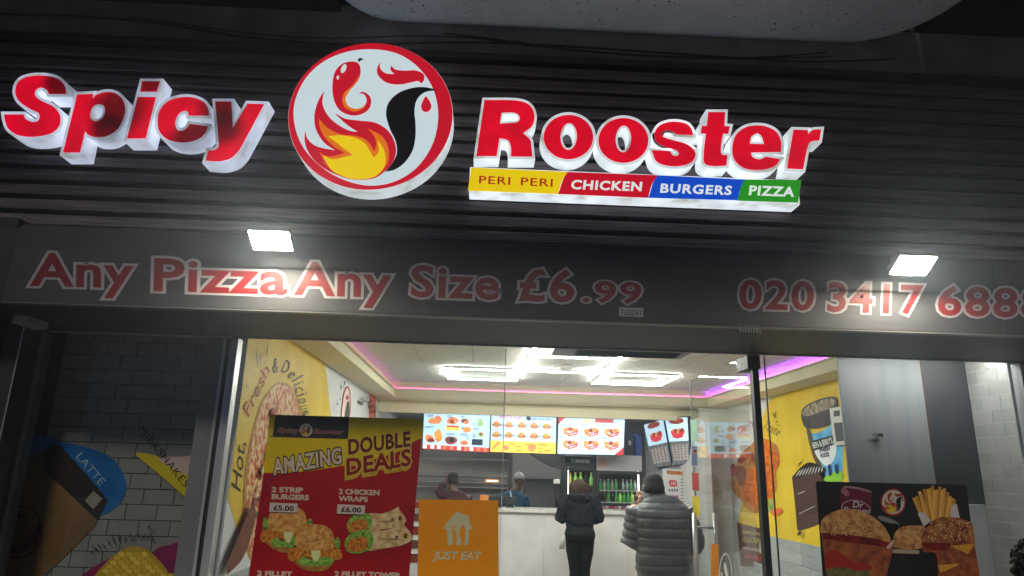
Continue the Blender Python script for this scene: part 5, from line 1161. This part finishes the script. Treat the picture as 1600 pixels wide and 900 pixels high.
# ---- man in the puffer jacket, on the phone
mx, my = 1.60, 6.35
man = thing('person', (mx, my, 0), 'man in a black beanie and grey puffer jacket holding a phone to his left ear', 'person')
hc = hit(1021, 760, YP(my+.0)); HX, HZ = hc.x, hc.z
g = G(); head(g, (HX, my+.02, HZ), m_skin, 1.05, yaw=.25)
g.tube([(HX, my, HZ-.04), (HX+.01, my, HZ-.16), (mx, my, 1.36)], [.055, .058, .07], m_skin, 12)
g.loft([(mx, my, .80, .16, .11), (mx, my, 1.0, .15, .11), (mx, my, 1.25, .18, .12), (mx, my, 1.38, .17, .10), (mx, my, 1.42, .08, .07)], m_skin)
for sx in (-1, 1): g.tube([(mx+sx*.09, my, .86), (mx+sx*.10, my+.02, .48), (mx+sx*.11, my-.01, .09)], [.085, .06, .045], m_skin, 12); g.tube([(mx+sx*.11, my-.05, .05), (mx+sx*.11, my+.06, .05), (mx+sx*.11, my+.17, .035)], [.04, .045, .03], m_skin, 10)
el_ = hit(984, 852, YP(my+.0)); hn = hit(1000, 786, YP(my+.0))
g.tube([(mx-.20, my, 1.33), (el_.x+.02, my+.04, el_.z), (hn.x-.01, my-.01, hn.z-.05)], [.06, .05, .032], m_skin, 12)
g.tube([(mx+.20, my, 1.33), (mx+.27, my+.03, 1.05), (mx+.22, my+.20, .92)], [.06, .045, .03], m_skin, 12)
hand(g, (hn.x-.008, my-.01, hn.z-.035), (.12, .1, 1), m_skin, up=(0, -1, .0), curl=.7); hand(g, (mx+.21, my+.21, .92), (-.3, 1, -.2), m_skin)
body = obj('body', g, man); vox(body, .009, 4); eyes(man, (HX, my+.02, HZ), 1.05, yaw=.25)
def puffer(par, rings, arms, mt, nm='jacket'):
    g = G(); rr = []
    for i in range(len(rings)-1):
        a, b = rings[i], rings[i+1]
        for k, t in enumerate((0, .16, .5, .84)):
            e = (-.008, .003, .006, .004)[k]; q = [a[j]*(1-t)+b[j]*t for j in range(len(a))]; q[3] += e; q[4] += e; rr.append(q)
    rr.append(list(rings[-1])); g.loft(rr, mt, 36)
    for pts, rs in arms:
        P_ = []; R2 = []
        n_ = len(pts)
        for i in range(n_-1):
            for k, t in enumerate((0, .2, .5, .8)): P_.append(Vector(pts[i]).lerp(Vector(pts[i+1]), t)); R2.append(rs[i]*(1-t)+rs[i+1]*t+(-.008, .003, .006, .003)[k])
        P_.append(Vector(pts[-1])); R2.append(rs[-1]); g.tube(P_, R2, mt, 18)
    o = obj(nm, g, par); vox(o, .007, 3); drape(o, .03); o.modifiers['folds'].texture = _ct2; return o
m_puff = mat('grey_quilted_nylon', (.15, .165, .185), .5, var=.3, vs=4, bump=.5, bs=11)
def seg(a, b, n): return [tuple(Vector(a).lerp(Vector(b), i/n)) for i in range(n)]
zs = [.70, .775, .85, .925, 1.0, 1.075, 1.15, 1.225, 1.30, 1.365, 1.42]
wd_ = [.205, .225, .232, .236, .24, .245, .252, .258, .245, .195, .125]
zs = [z+random.uniform(-.014, .014) for z in zs]; wd_ = [w_+random.uniform(-.006, .006) for w_ in wd_]
rings = [(mx+.01+random.uniform(-.008, .008), my, z, w_, w_*.68 if w_ > .2 else w_*.8, 2.5) for z, w_ in zip(zs, wd_)]
a1 = seg((mx-.205, my, 1.315), (el_.x+.015, my+.03, el_.z-.01), 5)+seg((el_.x+.015, my+.03, el_.z-.01), (hn.x-.014, my-.01, hn.z-.06), 4)+[(hn.x-.014, my-.01, hn.z-.055)]
a2 = seg((mx+.205, my, 1.315), (mx+.31, my+.02, 1.02), 5)+seg((mx+.31, my+.02, 1.02), (mx+.24, my+.2, .93), 4)+[(mx+.24, my+.2, .93)]
puffer(man, rings, [(a1, [.092, .098, .095, .093, .088, .090, .080, .072, .064, .048]), (a2, [.105, .105, .10, .10, .095, .095, .085, .075, .065, .05])], m_puff)
g = G().loft([(HX+.012, my, 1.385, .135, .11), (HX+.006, my, 1.43, .112, .10), (HX+.003, my-.003, 1.455, .096, .092), (HX, my-.005, 1.49, .100, .096), (HX, my-.008, 1.53, .086, .086)], m_puff, 24); o = obj('collar', g, man); vox(o, .008, 3)
g = G(); 
for sx in (-1, 1): g.tube([(mx+sx*.085, my, .88), (mx+sx*.10, my+.02, .48), (mx+sx*.11, my-.01, .10)], [.115, .085, .07], mat('dark_trousers', (.03, .03, .035), .8), 14)
obj('trousers', g, man)
g = G()
for sx in (-1, 1): g = G().tube([(mx+sx*.11, my-.09, .045), (mx+sx*.11, my+.06, .05), (mx+sx*.11, my+.2, .035)], [.045, .052, .036], m_black, 10); obj('shoe', g, man)
m_knit = mat('black_ribbed_knit', (.012, .012, .014), .9, bump=.6, bs=60, stretch=(3, 3, .3))
g = G().loft([(HX, my-.005, HZ-.055, .09, .108), (HX, my-.005, HZ-.05, .096, .114), (HX, my-.005, HZ+.0, .097, .115), (HX, my-.005, HZ+.005, .092, .11), (HX, my-.005, HZ+.055, .086, .104), (HX, my-.005, HZ+.092, .066, .08), (HX, my-.005, HZ+.112, .036, .045), (HX, my-.005, HZ+.118, .01, .012)], m_knit, 28); obj('beanie', g, man)
g = G().loft([(HX, my-.012, 1.50, .066, .072), (HX, my-.012, HZ-.05, .072, .085)], m_knit, 20); obj('neck_warmer', g, man)
ph = hit(1003.5, 772, YP(my+.06)); g = G(); ph_ = Matrix.Rotation(.12, 3, 'Y')
g.slab([Vector(ph)+ph_ @ Vector((0, y, z)) for y, z in ((-.035, -.07), (.035, -.07), (.035, .075), (-.035, .075))], (-.009, 0, 0), mat('phone_case', (.03, .03, .035), .25)); obj('phone', g, label='dark phone held to the ear of the man in the beanie', cat='phone', bevel=.003)
# ---- woman in black
wx, wy = 1.235, 9.25
wo = thing('person', (wx, wy, 0), 'woman with brown hair in a black hooded top and tight black trousers at the counter', 'person')
hw = hit(905, 763, YP(wy)); hx, hz = hw.x, hw.z; wx = hit(906, 850, YP(wy)).x
g = G(); head(g, (hx, wy+.02, hz), m_skin, .95); g.tube([(hx, wy, hz-.04), (hx, wy, hz-.13), (wx, wy, 1.3)], [.048, .05, .055], m_skin, 10)
g.loft([(wx, wy, .78, .155, .115), (wx, wy, .86, .165, .12), (wx, wy, 1.0, .125, .09), (wx, wy, 1.2, .15, .1), (wx, wy, 1.33, .16, .09), (wx, wy, 1.37, .07, .06)], m_skin)
for sx in (-1, 1):
    g.tube([(wx+sx*.08, wy, .82), (wx+sx*.075, wy+.01, .46), (wx+sx*.07, wy-.01, .08)], [.09, .06, .04], m_skin, 12); g.tube([(wx+sx*.07, wy-.04, .04), (wx+sx*.07, wy+.05, .045), (wx+sx*.07, wy+.14, .03)], [.032, .036, .026], m_skin, 8)
    g.tube([(wx+sx*.17, wy, 1.29), (wx+sx*.235, wy+.0, 1.03), (wx+sx*.17, wy+.22, 1.02)], [.05, .042, .028], m_skin, 10)
    hand(g, (wx+sx*.17, wy+.22, 1.02), (-sx*.3, 1, .1), m_skin, s=.92)
o = obj('body', g, wo); vox(o, .010, 3); eyes(wo, (hx, wy+.02, hz), .95)
m_hood = mat('black_fleece', (.010, .011, .016), .95, bump=.5, bs=18, var=.3, vs=5, spec=.15); m_leg = mat('black_stretch_fabric', (.006, .006, .007), .9, spec=.15)
g = G().loft([(wx, wy, .90, .16, .125), (wx, wy, .93, .178, .14), (wx, wy, .98, .19, .145), (wx, wy, 1.10, .185, .14), (wx, wy, 1.22, .19, .135), (wx, wy, 1.30, .18, .12), (wx, wy, 1.36, .11, .09), (wx, wy, 1.385, .07, .07)], m_hood, 28)
for sx in (-1, 1): g.tube([(wx+sx*.165, wy, 1.31), (wx+sx*.22, wy-.01, 1.17), (wx+sx*.255, wy-.0, 1.03), (wx+sx*.22, wy+.1, 1.01), (wx+sx*.18, wy+.19, 1.02)], [.078, .075, .07, .06, .045], m_hood, 14)
g.loft([(wx, wy-.08, 1.20, .07, .04), (wx, wy-.10, 1.27, .125, .055), (wx, wy-.085, 1.325, .14, .075), (wx, wy-.05, 1.365, .12, .08)], m_hood, 22)
o = obj('hooded_top', g, wo); vox(o, .008, 4); drape(o, .035)
g = G().loft([(wx, wy-.005, .76, .185, .145), (wx, wy-.02, .84, .20, .16), (wx, wy-.005, .93, .175, .135), (wx, wy, 1.0, .15, .11)], m_leg, 24)
for sx in (-1, 1): g.tube([(wx+sx*.085, wy, .86), (wx+sx*.08, wy+.005, .64), (wx+sx*.07, wy+.01, .44), (wx+sx*.07, wy-.01, .09)], [.108, .098, .068, .052], m_leg, 16)
o = obj('trousers', g, wo); vox(o, .009, 5); drape(o, .012)
for sx in (-1, 1): g = G().tube([(wx+sx*.07, wy-.07, .04), (wx+sx*.07, wy+.05, .045), (wx+sx*.07, wy+.16, .03)], [.036, .042, .03], m_black, 10); obj('shoe', g, wo)
m_hair = mat('brown_hair', (.016, .009, .006), .75, spec=.15, col2=(.05, .026, .016), vs=30, stretch=(6, 6, .6), bump=.6, bs=40)
g = G().loft([(hx, wy-.06, hz-.20, .07, .05), (hx, wy-.05, hz-.15, .105, .08), (hx, wy-.03, hz-.09, .125, .105), (hx, wy-.015, hz-.02, .120, .116), (hx, wy-.005, hz+.05, .102, .112), (hx, wy, hz+.09, .075, .088), (hx, wy, hz+.115, .035, .04), (hx, wy, hz+.12, .008, .008)], m_hair, 24)
random.seed(5)
for k in range(46):
    a = random.uniform(math.pi*.95, math.pi*2.05); r0 = .06; p = [(hx+r0*math.cos(a)*.8, wy+r0*math.sin(a)*.8, hz+.10)]
    for j in range(1, 6):
        t_ = j/5; rr_ = .118+.014*math.sin(t_*9+k); p.append((hx+rr_*math.cos(a+.12*math.sin(t_*7+k)), wy-.005+rr_*math.sin(a), hz+.10-t_*(.29+random.uniform(-.03, .02))))
    g.tube(p, [.006, .012, .012, .011, .010, .003], m_hair, 6)
obj('hair', g, wo)
bgp = hit(879, 845, YP(wy-.02)); bg_ = thing('carrier_bag', bgp, 'small pale bag hanging from the arm of the woman in black', 'bag')
g = G().loft([(bgp.x-.01, wy-.02, bgp.z-.10, .035, .012), (bgp.x, wy-.02, bgp.z-.02, .03, .014), (bgp.x+.02, wy-.02, bgp.z+.08, .018, .01)], mat('pale_bag', (.35, .34, .33), .5, bump=.4), 12); obj('pouch', g, bg_)
g = G().tube([(bgp.x+.02, wy-.02, bgp.z+.08), (bgp.x+.04, wy-.02, bgp.z+.12)], .004, m_black, 6); obj('strap', g, bg_)
# ---- staff
def staff(px, py, Y, lab, cap, cloth, skin, lean, turn, arm_up=False, capm=None):
    h = hit(px, py, YP(Y)); x, z = h.x, h.z; t = thing('person', (x, Y, 0), lab, 'person'); bx_ = x-lean
    g = G(); head(g, (x, Y, z), skin, .98, yaw=turn); g.tube([(x, Y, z-.04), (x-.01, Y, z-.13), (bx_, Y, z-.22)], [.05, .055, .07], skin, 10)
    g.loft([(bx_, Y, z-.85, .16, .11), (bx_, Y, z-.6, .15, .11), (bx_, Y, z-.3, .19, .12), (bx_, Y, z-.2, .09, .07)], skin)
    for sx in (-1, 1):
        g.tube([(bx_+sx*.09, Y, z-.8), (bx_+sx*.09, Y, .5), (bx_+sx*.09, Y, .08)], [.09, .065, .045], skin, 10); g.tube([(bx_+sx*.09, Y-.04, .04), (bx_+sx*.09, Y+.14, .03)], [.04, .03], skin, 8)
        if arm_up and sx < 0: hx_ = (x-.10, Y+.03, z-.02); el = (x-.24, Y, z-.20); hd_ = (.5, 0, 1)
        else: el = (bx_+sx*.25, Y+.03, z-.52); hx_ = (bx_+sx*.2, Y+.24*(1 if abs(turn) < 1 else -1), z-.55); hd_ = (0, 1, 0)
        g.tube([(bx_+sx*.18, Y, z-.26), el, hx_], [.052, .042, .028], skin, 10); hand(g, hx_, hd_, skin, up=(0, -1, .1) if arm_up and sx < 0 else (0, 0, 1))
    o = obj('body', g, t); vox(o, .011, 3); eyes(t, (x, Y, z), .98, yaw=turn)
    g = G().loft([(bx_, Y, z-.9, .185, .13), (bx_, Y, z-.6, .175, .13), (bx_, Y, z-.36, .215, .14), (bx_, Y, z-.25, .19, .11), (bx_, Y, z-.185, .085, .075)], cloth, 24)
    for sx in (-1, 1):
        if arm_up and sx < 0: g.tube([(bx_-.19, Y, z-.28), (x-.24, Y, z-.20), (x-.14, Y+.02, z-.08)], [.075, .065, .05], cloth, 14)
        else: g.tube([(bx_+sx*.19, Y, z-.28), (bx_+sx*.26, Y+.03, z-.52)], [.078, .06], cloth, 14)
    o = obj('shirt', g, t); vox(o, .010, 4); drape(o, .03)
    g = G().loft([(x, Y, z+.0, .086, .104), (x, Y, z+.05, .085, .103), (x, Y, z+.095, .058, .07), (x, Y, z+.112, .02, .025)], capm, 20); obj(cap, g, t)
    return t, x, z, bx_
m_maroon = mat('maroon_shirt', (.085, .028, .035), .8, bump=.2); m_teal = mat('blue_uniform', (.012, .06, .11), .7, bump=.2)
m_hairgrey = mat('short_dark_hair', (.05, .048, .046), .9, bump=.5, bs=60); m_cap = mat('white_cap', (.42, .43, .44), .8, bump=.3)
t, x, z, b_ = staff(708, 748, 11.5, 'staff member in a maroon shirt with a raised left elbow behind the counter', 'hair_net', m_maroon, mat('brown_skin', (.20, .12, .085), .55), -.05, .1, True, m_hairgrey)
g = G().loft([(x, 11.49, z-.07, .082, .085), (x, 11.49, z+.0, .09, .106), (x, 11.49, z+.01, .08, .1)], m_hairgrey, 18); obj('hair', g, t)
t, x, z, b_ = staff(811, 748, 11.9, 'staff member in a pale cap and blue uniform bending over the work surface', 'cap', m_teal, m_skin_dark, .10, -2.4, False, m_cap)
g = G(); g.tube([(b_-.05, 11.75, z-.20), (b_-.02, 11.74, z-.35), (b_+.05, 11.74, z-.5)], .012, mat('pale_blue_strap', (.35, .5, .65), .6), 8); obj('apron_strap', g, t)
# ---- passer-by, only curls in frame
px_, py_ = 2.12, 2.55
pb = thing('person', (px_, py_, 0), 'passer-by at the right edge, only dark curly hair in view', 'person')
hp = hit(1646, 902, YP(py_)); g = G(); X_, Z_ = hp.x, hp.z; head(g, (X_, py_, Z_), m_skin_dark)
g.tube([(X_, py_, Z_-.04), (X_, py_, Z_-.25)], [.05, .07], m_skin_dark, 10); g.loft([(X_, py_, Z_-.95, .15, .11), (X_, py_, Z_-.6, .14, .1), (X_, py_, Z_-.28, .18, .11), (X_, py_, Z_-.2, .08, .07)], m_skin_dark)
for sx in (-1, 1):
    g.tube([(X_+sx*.09, py_, Z_-.85), (X_+sx*.09, py_, .45), (X_+sx*.09, py_, .08)], [.09, .06, .045], m_skin_dark, 10); g.tube([(X_+sx*.09, py_-.04, .04), (X_+sx*.09, py_+.14, .03)], [.04, .03], m_skin_dark, 8)
    g.tube([(X_+sx*.18, py_, Z_-.28), (X_+sx*.23, py_, Z_-.55), (X_+sx*.24, py_+.04, Z_-.80)], [.05, .04, .028], m_skin_dark, 10); hand(g, (X_+sx*.24, py_+.04, Z_-.80), (0, .15, -1), m_skin_dark, up=(1, 0, 0))
o = obj('body', g, pb); vox(o, .011, 3); eyes(pb, (X_, py_, Z_))
m_curl = mat('dark_curly_hair', (.006, .005, .004), .8, spec=.2)
g = G(); random.seed(9); g.ell((X_, py_-.01, Z_+.02), (.112, .122, .122), m_curl, 24, 16)
for k in range(420):
    th = random.uniform(0, 2*math.pi); ph_a = math.acos(random.uniform(-.75, 1)); r = .105
    c = Vector((X_+r*math.sin(ph_a)*math.cos(th), py_-.01+r*1.05*math.sin(ph_a)*math.sin(th), Z_+.02+r*math.cos(ph_a)))
    if c.y > py_+.05 and c.z < Z_+.03: continue
    a0 = random.uniform(0, 6); rr_ = random.uniform(.012, .020); n_ = (c-Vector((X_, py_, Z_))).normalized(); u = n_.orthogonal().normalized(); v = n_.cross(u)
    g.tube([c+u*math.cos(a0+j*1.1)*rr_+v*math.sin(a0+j*1.1)*rr_+n_*j*.005 for j in range(6)], [.006, .007, .007, .006, .005, .003], m_curl, 5)
obj('hair', g, pb)
g = G().loft([(X_, py_, .8, .19, .13), (X_, py_, 1.0, .17, .12), (X_, py_, Z_-.3, .21, .13), (X_, py_, Z_-.18, .08, .08)], m_leg, 20)
for sx in (-1, 1): g.tube([(X_+sx*.19, py_, Z_-.28), (X_+sx*.24, py_, Z_-.55), (X_+sx*.25, py_+.03, Z_-.78)], [.07, .055, .04], m_leg, 12)
o = obj('coat', g, pb); vox(o, .012, 3)
g = G()
for sx in (-1, 1): g.tube([(X_+sx*.09, py_, .86), (X_+sx*.09, py_, .45), (X_+sx*.09, py_, .09)], [.11, .08, .06], m_leg, 12)
obj('trousers', g, pb)
# unseen light panels added to brighten the kitchen
for x in (-.6, 1.2):
    t = thing('added_kitchen_light', (x, 12.1, 2.57), 'flat white light panel in the kitchen ceiling, %s one' % ('left' if x < 0 else 'right'), 'ceiling light')
    g = G(); g.box((x-.3, 11.8, 2.566), (x+.3, 12.4, 2.578), mat('added_panel_led', (1, 1, 1), .5, emit=16, ecol=(1, .98, .92))); obj('diffuser', g, t)

# ================================================================== ADDED MIST FOR THE LENS GLOW ROUND THE LAMPS
hm = bpy.data.materials.new('lens_glow_mist'); hm.use_nodes = True; nt = hm.node_tree
nt.nodes.remove(nt.nodes['Principled BSDF']); pv = nt.nodes.new('ShaderNodeVolumePrincipled')
pv.inputs['Color'].default_value = (.66, .80, 1, 1); pv.inputs['Density'].default_value = .0048; pv.inputs['Anisotropy'].default_value = .8
nt.links.new(pv.outputs[0], nt.nodes['Material Output'].inputs['Volume'])
g = G().box((-26, -26, -1.1), (26, 18, 9.4), hm); obj('lens_glow_haze', g, kind='stuff')
